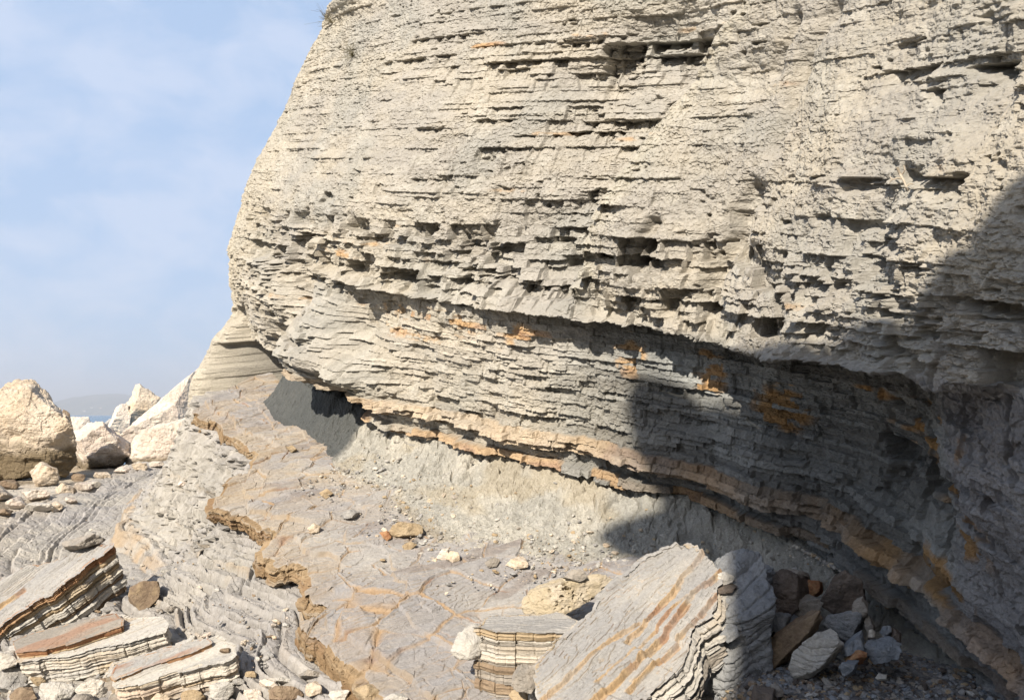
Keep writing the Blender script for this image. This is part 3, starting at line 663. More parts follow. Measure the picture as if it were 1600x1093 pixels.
    prof = .014 * np.sin(np.clip(Hh * 1.1, 0, 1) * math.pi) ** .5 - .08 * sst(.80, 1.0, Hh)
    prof = prof + .034 * (jl[2] - .5) * sst(0, .06, jl[1] - jl[0]) - .030 * sst(.05, 0, jl[1] - jl[0]) + .014 * (jl2[2] - .5) + .012 * fbm(TT * 12, Hh * 3, 1, 5, 73)
    lq, le_ = flake(fbm(TT * 1.2, Hh * 2.2, 4, 4, 178), 6, .10); prof = prof + .05 * lq
    lamv = .006 * fbm(TT * 2, Hh * 16, 2, 3, 74); prof = prof + lamv
    fall = sst(0, .06, Hh)
    rx = fine[None, :, 0] + no[None, :, 0] * prof * fall; ry = fine[None, :, 1] + no[None, :, 1] * prof * fall
    rz = z[0][None] - Hh * H_[None] - .0
    rcol = Aa(.30, .205, .115) + (Aa(.40, .295, .18) - Aa(.30, .205, .115)) * e(sst(-.4, .4, fbm(TT * 3, Hh * 2, 0, 4, 75)))
    rcol = rcol + (Aa(.27, .165, .09) - rcol) * e(.6 * sst(.1, .5, fbm(TT * 5, Hh * 4, 4, 4, 76))) + (Aa(.42, .37, .30) - rcol) * e(.5 * sst(.15, .45, fbm(TT * 4, Hh * 9, 9, 3, 77)))
    rcol = rcol * e(.92 + .16 * jl[2])
    P = np.concatenate([np.stack([rx, ry, rz], -1)[::-1], top[1:]], 0); Cc = np.concatenate([rcol[::-1], col[1:]], 0)
    mat = rock_material('sandstone ledge', bump=.5, scale=50, var=.14, dist=.010, rough=.84)
    print('ledge', P.shape)
    return tag(grid_mesh('sandstone_ledge', P, mat, np.clip(Cc * .88, .02, .8), flip=True), kind='structure')

# ------------------------------------------------------------------ slope of crumbled marl at the foot of the wall
TOE = [(400, 628), (420, 640), (445, 658), (470, 674), (497, 690), (512, 712), (524, 742), (545, 758), (600, 775), (640, 812), (680, 850), (760, 868), (860, 882), (960, 896), (1040, 905), (1130, 905), (1250, 905), (1330, 930), (1430, 990), (1590, 1075)]
def apron_w():
    ss, ww = [], []
    for px, py in TOE:
        p = on_bed(px, py, B_P); d = np.hypot(CA[:, 0] - p[0], CA[:, 1] - p[1]); i = np.argmin(d); ss.append(SA[i]); ww.append(float((p[:2] - CA[i]) @ NA[i]))
    o_ = np.argsort(ss); return np.array(ss)[o_], np.array(ww)[o_]
def build_apron(q=1.0):
    ss, ww = apron_w(); print('apron', np.round(ss, 2), np.round(ww, 2))
    s = np.arange(ss[0] - .12, S_NEAR - .5, .0040 / q); v = np.linspace(0, 1, int(330 * q))
    w = np.interp(s, ss, ww); V_, S = np.meshgrid(v, s, indexing='ij'); Wd = np.maximum(w, .12)[None] + .04 * fbm(S * 3, 0, 0, 3, 80)
    bk = .42 + .35 * sst(16.3, 15.8, S); o = -bk + V_ * (Wd + bk)
    lft = sst(ss[0] - .02, ss[0] + .14, S + .04 * fbm(V_ * 9, S * 3, 0, 3, 79))                                # the heap ends at the cave
    hb = .25 * (1 - .35 * sst(18.6, 20, S))
    k = np.clip((Wd - o) / (Wd + .12), 0, 1)
    h = hb * (.30 * k + .70 * k ** 2.2)
    h = h * (1 + .16 * fbm(S * 2.4, V_ * 1.5, 0, 3, 81)) * lft
    Cc, Nn = curve_at(S); X = Cc[..., 0] + o * Nn[..., 0]; Y = Cc[..., 1] + o * Nn[..., 1]
    z = B_P + M_DIP * Y + h + .012
    z -= .08 * (1 - lft) + .10 * sst(.965, 1, V_)
    up = sst(.2, .8, k)
    c1 = worley(S * 8 + .4 * fbm(S * 6, o * 6, 0, 2, 3), o * 9 + 2 * S, 82); c2 = worley(S * 24, o * 22, 83); c3 = worley(S * 60, o * 50, 84)
    z += up * (.085 * (c1[2] - .5) * sst(0, .2, c1[1] - c1[0]) - .022 * sst(.10, 0, c1[1] - c1[0])) * (.35 + .65 * sst(-.2, .3, fbm(S * 2, o * 2, 0, 3, 85)))
    z += (.4 + .6 * up) * .026 * (c2[2] - .5) * sst(0, .2, c2[1] - c2[0]) + .007 * (c3[2] - .5)
    z += .022 * fbm(S * 6, o * 6, 0, 4, 86) * up + .008 * fbm(S * 30, o * 30, 0, 3, 87)
    rid = 1 - np.abs(fbm(S * 4 + o * 1.5, o * 1.2, 0, 4, 88)); z += .05 * (rid - .8) * up
    Aa = lambda *c_: np.array(c_, np.float32); e = lambda a: a[..., None]
    m = fbm(S * 3, o * 4, 0, 4, 89)
    col = Aa(.45, .435, .385) + (Aa(.56, .53, .455) - Aa(.45, .435, .385)) * e(sst(-.3, .4, m))
    col = col * e(1 + .22 * (c2[2] - .5) + .30 * (c3[2] - .5))
    toe = sst(.20, .02, k) * sst(-.3, .2, fbm(S * 4, o * 4, 6, 3, 90)); col = col + (Aa(.34, .28, .20) - col) * e(toe * .6)
    col = col + (Aa(.45, .38, .26) - col) * e(.5 * sst(.2, .5, fbm(S * 2.5, o * 3, 6, 3, 91)))
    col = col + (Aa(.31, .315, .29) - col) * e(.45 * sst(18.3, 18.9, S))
    col = col + (Aa(.07, .08, .085) - col) * e(.9 * sst(16.3, 16.15, S + .12 * k))  # cave shade painted on the slope as a near-black tone
    mat = rock_material('crumbled marl', bump=.9, scale=90, var=.22, dist=.014)
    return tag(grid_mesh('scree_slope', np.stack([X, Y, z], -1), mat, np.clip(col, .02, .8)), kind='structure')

# ------------------------------------------------------------------ loose rocks
def ico(level):
    t = (1 + 5 ** .5) / 2
    V = np.array([(-1, t, 0), (1, t, 0), (-1, -t, 0), (1, -t, 0), (0, -1, t), (0, 1, t), (0, -1, -t), (0, 1, -t), (t, 0, -1), (t, 0, 1), (-t, 0, -1), (-t, 0, 1)], float)
    V /= np.linalg.norm(V, axis=1)[:, None]
    Fc = np.array([(0, 11, 5), (0, 5, 1), (0, 1, 7), (0, 7, 10), (0, 10, 11), (1, 5, 9), (5, 11, 4), (11, 10, 2), (10, 7, 6), (7, 1, 8), (3, 9, 4), (3, 4, 2), (3, 2, 6), (3, 6, 8), (3, 8, 9), (4, 9, 5), (2, 4, 11), (6, 2, 10), (8, 6, 7), (9, 8, 1)])
    for _ in range(level):
        E_ = np.sort(np.concatenate([Fc[:, [0, 1]], Fc[:, [1, 2]], Fc[:, [2, 0]]]), 1)
        u, inv = np.unique(E_, axis=0, return_inverse=True); inv = inv.reshape(3, -1)
        mid = V[u].mean(1); mid /= np.linalg.norm(mid, axis=1)[:, None]
        a, b, c = inv[0] + len(V), inv[1] + len(V), inv[2] + len(V)
        V = np.vstack([V, mid])
        Fc = np.concatenate([np.stack([Fc[:, 0], a, c], 1), np.stack([Fc[:, 1], b, a], 1), np.stack([Fc[:, 2], c, b], 1), np.stack([a, b, c], 1)])
    return V, Fc
ICO = {}
def get_ico(l):
    if l not in ICO: ICO[l] = ico(l)
    return ICO[l]

def hull(P):
    P = sorted(map(tuple, P))
    def half(pts):
        h = []
        for p in pts:
            while len(h) > 1 and (h[-1][0] - h[-2][0]) * (p[1] - h[-2][1]) - (h[-1][1] - h[-2][1]) * (p[0] - h[-2][0]) <= 0: h.pop()
            h.append(p)
        return h
    a = half(P); b = half(P[::-1]); return np.array(a[:-1] + b[:-1])

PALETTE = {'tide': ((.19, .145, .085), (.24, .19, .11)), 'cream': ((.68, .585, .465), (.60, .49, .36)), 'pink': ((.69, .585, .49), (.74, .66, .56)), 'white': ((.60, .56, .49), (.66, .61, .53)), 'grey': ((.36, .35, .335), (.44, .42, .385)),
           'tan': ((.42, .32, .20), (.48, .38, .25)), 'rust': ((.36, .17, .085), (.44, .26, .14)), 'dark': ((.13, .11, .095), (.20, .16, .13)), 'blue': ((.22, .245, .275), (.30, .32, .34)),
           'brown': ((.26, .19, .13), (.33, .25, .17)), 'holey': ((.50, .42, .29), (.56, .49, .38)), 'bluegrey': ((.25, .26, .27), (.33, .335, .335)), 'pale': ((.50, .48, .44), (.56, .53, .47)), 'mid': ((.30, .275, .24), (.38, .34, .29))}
MATS = {}
def rmat(kind):
    if kind not in MATS: MATS[kind] = rock_material(kind + ' stone', bump=.55 if kind not in ('far',) else .6, scale={'fine': 70, 'far': 9}.get(kind, 45), var=.17, dist={'far': .05}.get(kind, .008), rough=.88)
    return MATS[kind]

def ground_depth(px, py):
    dg = bpy.context.evaluated_depsgraph_get(); d = Vector(ray(px, py)).normalized()
    ok, loc, _n, _i, ob, _m = scene.ray_cast(dg, Vector((0, 0, 0)), d)
    return loc.y if ok else None
def snapped(outline, Y):
    ys = [p[1] for p in outline]; xs = [p[0] for p in outline]; b = max(ys) - .18 * (max(ys) - min(ys))
    g = ground_depth(.5 * (min(xs) + max(xs)), b)
    return g if g and abs(g - Y) < .6 * Y else Y
def hull_rock(name, outline, Y, thick, pal, label, cat='rock', seed=0, level=5, tilt=.35, rough=1.0, soft=40, lam=None, holes=0, base=None, group=None, facets=5, mat='fine', stain=None):
    """angular stone whose outline seen from the photograph's side is a traced one; thick = depth away from the viewer"""
    rs = np.random.RandomState(seed + 100)
    H = hull(outline); cx = H.mean(0); c3 = at(cx[0], cx[1], Y); v = ray(cx[0], cx[1]); v = v / np.linalg.norm(v)
    V, Fc = get_ico(level); N_, D_ = [], []
    pts = at(H[:, 0], H[:, 1], np.full(len(H), float(Y)))
    for i in range(len(H)):
        a, b = pts[i], pts[(i + 1) % len(H)]; e = b - a; mid = (a + b) / 2
        n = np.cross(e, v); n /= np.linalg.norm(n)
        if n @ (mid - c3) < 0: n = -n
        tt = rs.uniform(-tilt, tilt); n = n + v * tt; n /= np.linalg.norm(n)
        N_.append(n); D_.append(max(n @ (mid - c3), .02 * thick))
    up = np.array([0, 0, 1.]); rt = np.cross(v, up); rt /= np.linalg.norm(rt); u2 = np.cross(rt, v)
    for sgn in (-1, 1):
        for k in range(facets):
            a = rs.uniform(0, 2 * math.pi); r = rs.uniform(.1, .75)
            n = sgn * v + r * (math.cos(a) * rt + math.sin(a) * u2); n /= np.linalg.norm(n); N_.append(n); D_.append(thick * .5 * rs.uniform(.75, 1.05))
    N_ = np.array(N_); D_ = np.array(D_)
    q = (V @ N_.T) / D_[None]; q = np.maximum(q, 1e-4)
    r = (q ** soft).sum(1) ** (-1 / soft)
    P = V * r[:, None]; sz = float(np.median(r))
    g = P / sz; o = seed * 3.7
    dsp = (.06 if mat == 'far' else .10) * fbm(g[:, 0] * 1.4 + o, g[:, 1] * 1.4, g[:, 2] * 1.4, 3, 7 + seed) + .045 * fbm(g[:, 0] * 4 + o, g[:, 1] * 4, g[:, 2] * 4, 4, 8) 
    w1 = worley(g[:, 0] * 2.6 + g[:, 2] * 1.3 + o, g[:, 2] * 2.6 - g[:, 1] * 1.7, 9 + seed); dsp += .055 * (w1[2] - .5) * sst(0, .05, w1[1] - w1[0]) - .007 * sst(.03, 0, w1[1] - w1[0])
    fk_, _e = flake(fbm(g[:, 0] * 1.8 + g[:, 2] * .8, g[:, 1] * 1.8, g[:, 2] * 4.2 + o, 4, 11), 5, .12); dsp += .10 * fk_
    if level >= 5: dsp += .022 * fbm(g[:, 0] * 12, g[:, 1] * 12, g[:, 2] * 12, 4, 10)
    if lam is not None:
        ln, fq, am = np.array(lam[0], float), lam[1], lam[2]; ln /= np.linalg.norm(ln)
        x = (P @ ln) * fq + .5 * fbm(g[:, 0] * 1.5, g[:, 1] * 1.5, g[:, 2] * 1.5, 3, 12); i = np.floor(x); fr = x - i
        dsp = dsp + am * ((hash2(i.astype(np.int64), i.astype(np.int64) * 0, seed) - .5) * 1.4 - .8 * np.exp(-((np.minimum(fr, 1 - fr)) / .12) ** 2))
    if holes:
        for k in range(holes):
            j = rs.randint(len(V)); 
            if V[j] @ v > .2: continue
            d = np.linalg.norm(P - P[j], axis=1); hr = sz * rs.uniform(.035, .11); dsp = dsp - .42 * sst(hr, hr * .6, d) * (hr / sz / .07)
    P = P * (1 + dsp * rough)[:, None]
    c0, c1 = (np.array(c, np.float32) for c in PALETTE[pal]); 
    m = sst(-.4, .4, fbm(g[:, 0] * 1.6 + o, g[:, 1] * 1.6, g[:, 2] * 1.6, 4, 13))[:, None]; col = c0 + (c1 - c0) * m
    if lam is not None: col = col * (.9 + .22 * hash2(i.astype(np.int64), i.astype(np.int64) * 0 + 4, seed))[:, None]
    if stain is not None:
        sc, amt = np.array(PALETTE[stain[0]][0], np.float32), stain[1]
        if len(stain) > 2: f = sst(stain[2] + .12, stain[2] - .12, P[:, 2] / max(1e-6, np.abs(P[:, 2]).max()) + .25 * fbm(g[:, 0] * 2, g[:, 1] * 2, g[:, 2] * 2, 3, 15))
        else: f = sst(.05, .4, fbm(g[:, 0] * 2.2, g[:, 1] * 2.2, g[:, 2] * 2.2 + o, 4, 14))
        col = col + (sc - col) * (amt * f)[:, None]
    if base is not None:
        P[:, 2] = np.maximum(P[:, 2], base - c3[2])
    ob = raw_mesh(name, P, Fc, rmat(mat), np.clip(col, .02, .85)); ob.location = c3
    return tag(ob, label, cat, group)

def poly_offset_ring(poly, n):
    Pq = np.vstack([poly, poly[:1]]); R, t = resample(Pq, n + 1); R = R[:-1]
    ker = np.hanning(2 * max(2, n // 120) + 1); ker /= ker.sum(); k = len(ker) // 2
    for c in (0, 1): R[:, c] = np.convolve(np.r_[R[-k:, c], R[:, c], R[:k, c]], ker, 'valid')
    tg = np.roll(R, -1, 0) - np.roll(R, 1, 0); tg /= np.linalg.norm(tg, axis=1)[:, None] + 1e-9
    no = np.stack([tg[:, 1], -tg[:, 0]], -1); c0 = R.mean(0)
    if ((R - c0) * no).sum() < 0: no = -no
    return R, no, t[:-1]

def slab(name, outline_px, P0, n, a, layers, label, cat='rock slab', steps=(), seed=0, nper=620, jag=.02, warp=.01, group=None, top=('grey', 'grey'), capn=60, joint=.12, round_=.0):
    """bedded slab: top face traced from the photograph on the plane through P0 with normal n; layers = (thickness, inset, palette, stain)"""
    n = np.array(n, float); n /= np.linalg.norm(n); a = np.array(a, float); a -= (a @ n) * n; a /= np.linalg.norm(a); w = np.cross(n, a)
    P0 = np.array(P0, float); uv = []
    for px, py in outline_px:
        d = ray(px, py); q = d * ((P0 @ n) / (d @ n)) - P0; uv.append((q @ a, q @ w))
    poly = np.array(uv); R, no, t = poly_offset_ring(poly, nper); cen = R.mean(0); Lp = t[-1]
    R = R + no * (jag * 2.2 * fbm(t * 6, seed, 0, 5, 46) + jag * 1.3 * (hash2(np.floor(t / .09).astype(np.int64), np.zeros(len(t), np.int64), seed) - .5))[:, None]
    size = np.sqrt(np.ptp(R[:, 0]) * np.ptp(R[:, 1]))
    A_ = lambda c: np.array(c, np.float32)
    def pal(nm, m): c0, c1 = PALETTE[nm]; return A_(c0) + (A_(c1) - A_(c0)) * m[:, None]
    rings, cols = [], []
    # top cap from the middle outwards
    def height(U, W):
        z = warp * 2 * fbm(U * 1.3 + seed, W * 1.3, 0, 3, 21) + warp * .35 * fbm(U * 5, W * 22, seed, 4, 22) + warp * .12 * fbm(U * 20, W * 90, seed, 3, 26)
        hq, fe = flake(fbm(U * 1.8 + seed, W * 7.5, seed, 5, 41), 8, .10); z = z + warp * 5.5 * hq
        hq2, fe2 = flake(fbm(U * 6, W * 26 + seed, seed, 4, 42), 5, .14); z = z + warp * 1.6 * hq2
        ec = .40 * fe * sst(-.1, .3, fbm(U * 2, W * 4, seed + 3, 3, 43))
        for (w0, sl, dz, u0, u1, wd) in steps:
            dd = (w0 + sl * U) - W + .012 * fbm(U * 9, w0 * 10, seed, 3, 23) + .006 * fbm(U * 30, w0 * 10, seed, 3, 29)
            dd = dd + .014 * fbm(U * 3, w0 * 10, seed, 4, 44) + .012 * (hash2(np.floor(U / .11).astype(np.int64), np.zeros(U.shape, np.int64), int(abs(w0) * 100)) - .5); wd = wd * (1 + .8 * noise(U * 5, w0 * 9, seed, 45))
            on = sst(u0 - .01, u0 + .01, U) * sst(u1 + .01, u1 - .01, U)
            z = z - dz * sst(0, .008, dd) * on
            ec = np.maximum(ec, sst(-.006, 0, dd) * sst(wd + .004, wd - .004, dd) * on * (.5 + .5 * sst(-.4, .1, fbm(U * 4, w0 * 7, seed, 3, 28))))
        return z, ec
    for k in np.linspace(0, 1, capn) ** .8:
        Q_ = cen + (R - cen) * (k if k < 1 else 1)
        z, ec = height(Q_[:, 0], Q_[:, 1])
        P = P0 + Q_[:, :1] * a + Q_[:, 1:] * w + z[:, None] * n
        m = sst(-.4, .4, fbm(Q_[:, 0] * 3 + seed, Q_[:, 1] * 9, 0, 4, 24)); c = pal(top[0], m)
        st = sst(.12, .4, fbm(Q_[:, 0] * 2.5, Q_[:, 1] * 11 + seed, 3, 4, 25)); c = c + (A_(PALETTE[top[1]][0]) - c) * (st * .55)[:, None]
        oc_ = A_((.50, .345, .185)) + (A_((.36, .21, .12)) - A_((.50, .345, .185))) * sst(0, .35, fbm(Q_[:, 0] * 9, Q_[:, 1] * 14, seed, 3, 27))[:, None]
        c = c + (oc_ - c) * np.clip(ec * (.75 + .6 * fbm(Q_[:, 0] * 12, Q_[:, 1] * 40, seed, 3, 48)), 0, .9)[:, None]
        rings.append(P); cols.append(c)
    zedge, _ = height(R[:, 0], R[:, 1]); depth = 0.
    tot = sum(l[0] for l in layers)
    rs = np.random.RandomState(seed + 5)
    for li, (th, inset, pl, stn) in enumerate(layers):
        ns = max(4, int(th / .0055)); 
        x = t / (joint * rs.uniform(.6, 1.5)) + rs.uniform(0, 9) + .4 * noise(t * 9, li, 0, 3); ci = np.floor(x).astype(np.int64); fr = x - ci
        blk = hash2(ci, ci * 0 + li, seed + 3)
        jn = np.exp(-(np.minimum(fr, 1 - fr) / .04) ** 2)
        low = .5 * fbm(t * 1.8, li * 3.1, seed, 3, 31)
        for k in range(ns):
            u = k / (ns - 1); de = depth + u * th
            edge = np.exp(-(u / .10) ** 2) + np.exp(-((1 - u) / .10) ** 2)
            off = -(inset * .6 + jag * (.9 * blk + .8 * (low + .5) * .5) + jag * .32 * jn + jag * .40 * edge + jag * .35 * fbm(t * 22, de * 60, seed, 4, 32) + .6 * jag * fbm(t * 2.2, de * 150, seed, 3, 33) + .35 * jag * fbm(t * 6, de * 320, seed, 2, 47)) 
            Q_ = R + no * off[:, None]
            P = P0 + Q_[:, :1] * a + Q_[:, 1:] * w + (zedge * max(0, 1 - de / tot) - de + .15 * jag * noise(t * 7, li, 0, 34))[:, None] * n
            m = sst(-.4, .4, fbm(t * 4, de * 25, seed, 4, 35)); c = pal(pl, m)
            if stn: sc, am = stn; c = c + (A_(PALETTE[sc][1]) - c) * (am * sst(-.1, .35, fbm(t * 4, de * 14, seed + li, 4, 36)))[:, None]
            c = c * (.92 + .16 * blk)[:, None]
            rings.append(P); cols.append(c)
        depth += th
    last = rings[-1].copy(); cb = last.mean(0); lc = cols[-1]
    for k in np.linspace(1, .02, 10)[1:]:
        rings.append(cb + (last - cb) * k); cols.append(lc)
    P = np.array(rings); Cc = np.array(cols)
    org = P.reshape(-1, 3).mean(0); P = P - org
    ob = grid_mesh(name, P, rmat('fine'), np.clip(Cc, .02, .85), wrap=True, flip=True); ob.location = org
    return tag(ob, label, cat, group)

ZG = lambda px, py, z: on_z(px, py, z)
def gy(px, py, z0=-1.5):
    """depth at which the ground is met"""
    d = ray(px, py); t_ = d[2] / d[1]
    return 1.58 / (.02 - t_)

def far_boulders():
    S_ = []
    def r(outline, dy, thick, pal, label, **k):
        base = max(p[1] for p in outline); Y = gy(0, base) + dy; zb = None
        k.setdefault('mat', 'far'); k.setdefault('soft', 80); hull_rock('boulder', outline, Y, thick, pal, label, 'boulder', group='pale boulders at the shore', **k)
    r([(-40, 640), (0, 616), (12, 600), (45, 597), (62, 612), (86, 626), (93, 650), (108, 668), (113, 690), (119, 722), (100, 744), (62, 748), (-40, 752)], .3, 1.7, 'cream', 'largest cream boulder, at the left edge of the shore, brown at its foot', seed=3, level=6, stain=('tide', .95, -.22), facets=6, rough=1.1)
    r([(48, 738), (62, 724), (84, 728), (93, 742), (88, 757), (70, 760), (52, 753)], 0, .5, 'cream', 'small tan boulder wedged against the foot of the largest boulder', seed=4, stain=('brown', .5))
    r([(106, 684), (128, 670), (150, 658), (164, 664), (184, 690), (203, 712), (190, 728), (130, 735), (118, 724), (108, 700)], .4, 1.3, 'pink', 'flat-topped pale pink boulder sloping left, right of the largest boulder', seed=5, level=6, stain=('tide', .85, -.35))
    r([(193, 650), (213, 600), (222, 604), (250, 622), (240, 645), (205, 690)], 3.6, 1.2, 'cream', 'pointed cream boulder standing up against the sky', seed=6, level=6)
    r([(168, 668), (183, 634), (198, 630), (205, 650), (200, 690)], 3.2, .8, 'pink', 'small pale boulder left of the pointed one', seed=7)
    r([(160, 662), (172, 655), (200, 658), (206, 668), (198, 676), (180, 676)], 1.2, .6, 'grey', 'flat grey stone lying below the pointed boulder', seed=8)
    r([(185, 688), (196, 672), (225, 650), (262, 620), (292, 592), (318, 567), (340, 572), (335, 620), (300, 668), (240, 672), (216, 674), (197, 700)], .8, 1.2, 'pink', 'long pale slab boulder leaning diagonally up to the cliff foot', seed=9, level=6, lam=((.62, .1, .78), 3.2, .018), rough=.8)
    r([(197, 706), (206, 686), (228, 672), (300, 652), (330, 660), (330, 715), (270, 722), (210, 730), (197, 722)], .2, 1.3, 'pink', 'broad pinkish boulder under the leaning slab boulder', seed=10, level=6, stain=('tide', .8, -.45))
    r([(104, 668), (112, 652), (138, 652), (142, 664), (130, 680), (108, 684)], 3, .8, 'pink', 'low pinkish boulder behind, just under the sea line', seed=11)
    r([(92, 660), (98, 640), (108, 645), (112, 668), (104, 690), (94, 684)], 1.6, .6, 'brown', 'narrow brown boulder tucked behind the largest boulder', seed=12)
    r([(170, 706), (176, 676), (188, 676), (190, 700), (182, 712)], .7, .5, 'cream', 'small cream stone in the gap under the flat grey stone', seed=13)
    st = [((-10, 772), 46, 26, 'cream', 'cream stone cut by the left edge under the largest boulder'), ((26, 788), 30, 22, 'pink', 'pink stone below the foot of the largest boulder'), ((58, 775), 44, 20, 'pink', 'rounded pale stone, widest of the shore rubble'), ((60, 792), 52, 16, 'white', 'flat white slab stone at the edge of the shelf'),
          ((100, 765), 30, 18, 'cream', 'cream stone right of the tan wedge boulder'), ((122, 745), 26, 14, 'brown', 'brown stone under the flat-topped boulder'), ((130, 760), 34, 14, 'pink', 'pinkish stone at the front of the flat-topped boulder'), ((160, 742), 30, 12, 'cream', 'cream stone in the middle of the rubble strip'),
          ((190, 735), 22, 10, 'pink', 'small pink stone at the middle of the rubble strip'), ((218, 730), 26, 10, 'cream', 'cream stone in front of the broad pinkish boulder'), ((245, 724), 22, 9, 'pink', 'last pink stone at the right end of the rubble strip'), ((88, 790), 24, 12, 'cream', 'small cream stone right of the flat white slab stone'),
          ((14, 758), 34, 16, 'brown', 'brown stone at the foot of the largest boulder'), ((5, 800), 26, 12, 'brown', 'dark brown stone at the shelf edge, far left'), ((150, 756), 16, 8, 'white', 'tiny white stone on the shelf edge'), ((110, 782), 20, 10, 'pink', 'small pink stone nearest the worn shelf')]
    for i, ((x, y), w_, h_, pl, lb) in enumerate(st):
        rs = np.random.RandomState(i); n_ = 8; o = [(x + w_ * .5 * math.cos(a_) * rs.uniform(.8, 1.1), y + h_ * .5 * math.sin(a_) * rs.uniform(.8, 1.1)) for a_ in np.linspace(0, 2 * math.pi, n_, endpoint=False)]
        hull_rock('shore_stone', o, snapped(o, gy(0, y + h_ * .35)), w_ / F * 14 * .9, pl, lb, 'stone', seed=40 + i, level=4, mat='far', group='stones at the foot of the boulders')

def near_rocks():
    nb = (-.274, -.297, .887); ab = (.72, .56, .41)
    # the great tilted slab
    B_ = at(850, 1045, 3.3)
    slab('tilted_rock_slab', [(1076, 846), (1092, 856), (1112, 876), (1118, 900), (1108, 925), (1075, 975), (1040, 1030), (985, 1110), (930, 1180), (850, 1230), (858, 1120), (845, 1075), (838, 1048), (846, 1028), (900, 975), (962, 912), (1010, 872)],
         B_, nb, ab, [(.028, -.005, 'grey', ('tan', .9)), (.03, -.03, 'pale', ('tan', .6)), (.035, -.05, 'pale', ('tan', .35)), (.03, -.035, 'white', None), (.04, -.06, 'pale', ('tan', .3)), (.035, -.04, 'pale', None), (.04, -.06, 'mid', None), (.04, -.04, 'mid', None), (.03, -.05, 'grey', None)],
         'large tilted grey slab with orange-edged layers in the middle foreground', steps=[(-.20, .06, .022, .30, 1.6, .018), (-.30, .05, .026, -.2, 1.0, .022), (-.13, -.02, .016, -.3, .45, .012), (-.36, .04, .022, .1, 1.6, .014), (-.25, .02, .010, .05, .7, .008)], seed=2, nper=1100, jag=.024, warp=.009, capn=230, joint=.16)
    slab('layered_rock_block', [(738, 976), (760, 964), (800, 961), (870, 958), (905, 968), (890, 984), (820, 984), (770, 983)], at(800, 972, 3.62), (0, -.06, 1), (1, 0, 0),
         [(.042, 0, 'tan', ('pale', .6)), (.022, .02, 'white', None), (.008, .025, 'mid', None), (.035, .0, 'pale', ('tan', .5)), (.045, -.004, 'white', ('tan', .3)), (.008, .02, 'mid', None), (.035, .004, 'brown', None), (.045, .012, 'mid', ('brown', .6)), (.05, .010, 'brown', None), (.05, .03, 'mid', None)],
         'square layered block with white and tan beds beside the big tilted slab', seed=6, nper=700, jag=.012, warp=.004, top=('grey', 'tan'), joint=.11, capn=26)
    hull_rock('rock_chunk', [(710, 1012), (722, 984), (744, 976), (760, 984), (756, 1020), (745, 1028), (714, 1026)], 3.62, .16, 'pale', 'pale chunk leaning on the left side of the layered block', 'rock', seed=61, soft=40)
    hull_rock('rock_chunk', [(800, 1062), (812, 1038), (838, 1040), (845, 1062), (830, 1078), (806, 1074)], 3.45, .12, 'mid', 'brown-grey chunk under the layered block, by the foot of the slab', 'rock', seed=62, soft=40)
    hull_rock('pitted_rock', [(814, 948), (820, 926), (842, 914), (880, 905), (915, 897), (945, 897), (962, 905), (952, 920), (905, 942), (860, 966), (828, 966)], 3.95, .22, 'holey', 'long pitted tan rock full of round holes, on the ledge behind the slab', 'rock', seed=21, level=6, holes=170, rough=.8, soft=12)
    # slabs at the lower left
    slab('layered_rock_slab', [(168, 846), (176, 858), (120, 902), (60, 938), (0, 972), (-60, 1003), (-120, 1010), (-150, 960), (-60, 925), (0, 903), (60, 882), (130, 853)], at(80, 905, 4.95), (-.30, -.42, .86), (.45, .75, .42),
         [(.050, 0, 'rust', ('tan', .3)), (.03, .012, 'tan', None), (.035, .015, 'pale', ('tan', .8)), (.03, .035, 'tan', None), (.05, .02, 'pale', ('tan', .8)), (.03, .05, 'brown', None), (.05, .04, 'pale', ('brown', .6)), (.035, .09, 'brown', None)],
         'large layered slab propped up at the left edge, with a rust-red layer under its grey top', steps=[(.16, .02, .02, -1, -.1, .03)], seed=11, nper=900, jag=.020, warp=.008, joint=.2, capn=80)
    slab('layered_rock_slab', [(16, 1006), (50, 990), (130, 974), (190, 962), (246, 964), (260, 974), (256, 986), (200, 1004), (110, 1022), (30, 1034), (18, 1028)], at(140, 1000, 4.28), (-.10, -.34, .93), (.86, .48, .14),
         [(.03, .0, 'pale', ('white', .6)), (.05, -.012, 'white', ('tan', .6)), (.025, .008, 'white', ('tan', .4)), (.06, -.004, 'pale', ('tan', .8)), (.03, .02, 'pale', None), (.05, .045, 'pale', None)],
         'low white layered slab with a rust-brown top layer, second slab from the left edge', seed=12, nper=800, jag=.016, warp=.006, joint=.22, capn=60, top=('pale', 'tan'))
    slab('rust_rock_plate', [(18, 1004), (55, 988), (130, 970), (182, 958), (196, 968), (194, 978), (130, 998), (70, 1016), (24, 1022)], at(110, 990, 4.29), (-.10, -.34, .93), (.86, .48, .14),
         [(.03, 0, 'rust', ('tan', .4)), (.012, .004, 'tan', None)], 'rust-brown plate of rock lying on the second slab from the left', cat='rock plate', seed=13, nper=520, jag=.010, warp=.004, joint=.2, capn=30, top=('mid', 'rust'))
    slab('layered_rock_slab', [(168, 1056), (178, 1040), (240, 1018), (300, 1000), (340, 1000), (366, 1012), (372, 1026), (350, 1036), (280, 1052), (210, 1070), (174, 1072)], at(280, 1034, 3.92), (-.08, -.36, .92), (.86, .48, .12),
         [(.03, .0, 'white', ('tan', .7)), (.05, -.010, 'white', ('rust', .4)), (.02, .006, 'cream', ('tan', .5)), (.055, -.002, 'white', ('rust', .3)), (.03, .02, 'pale', ('tan', .5)), (.05, .03, 'mid', None)],
         'white layered slab spotted with orange, third slab from the left, lowest in the picture', seed=14, nper=800, jag=.016, warp=.006, joint=.22, capn=60, top=('pale', 'grey'))
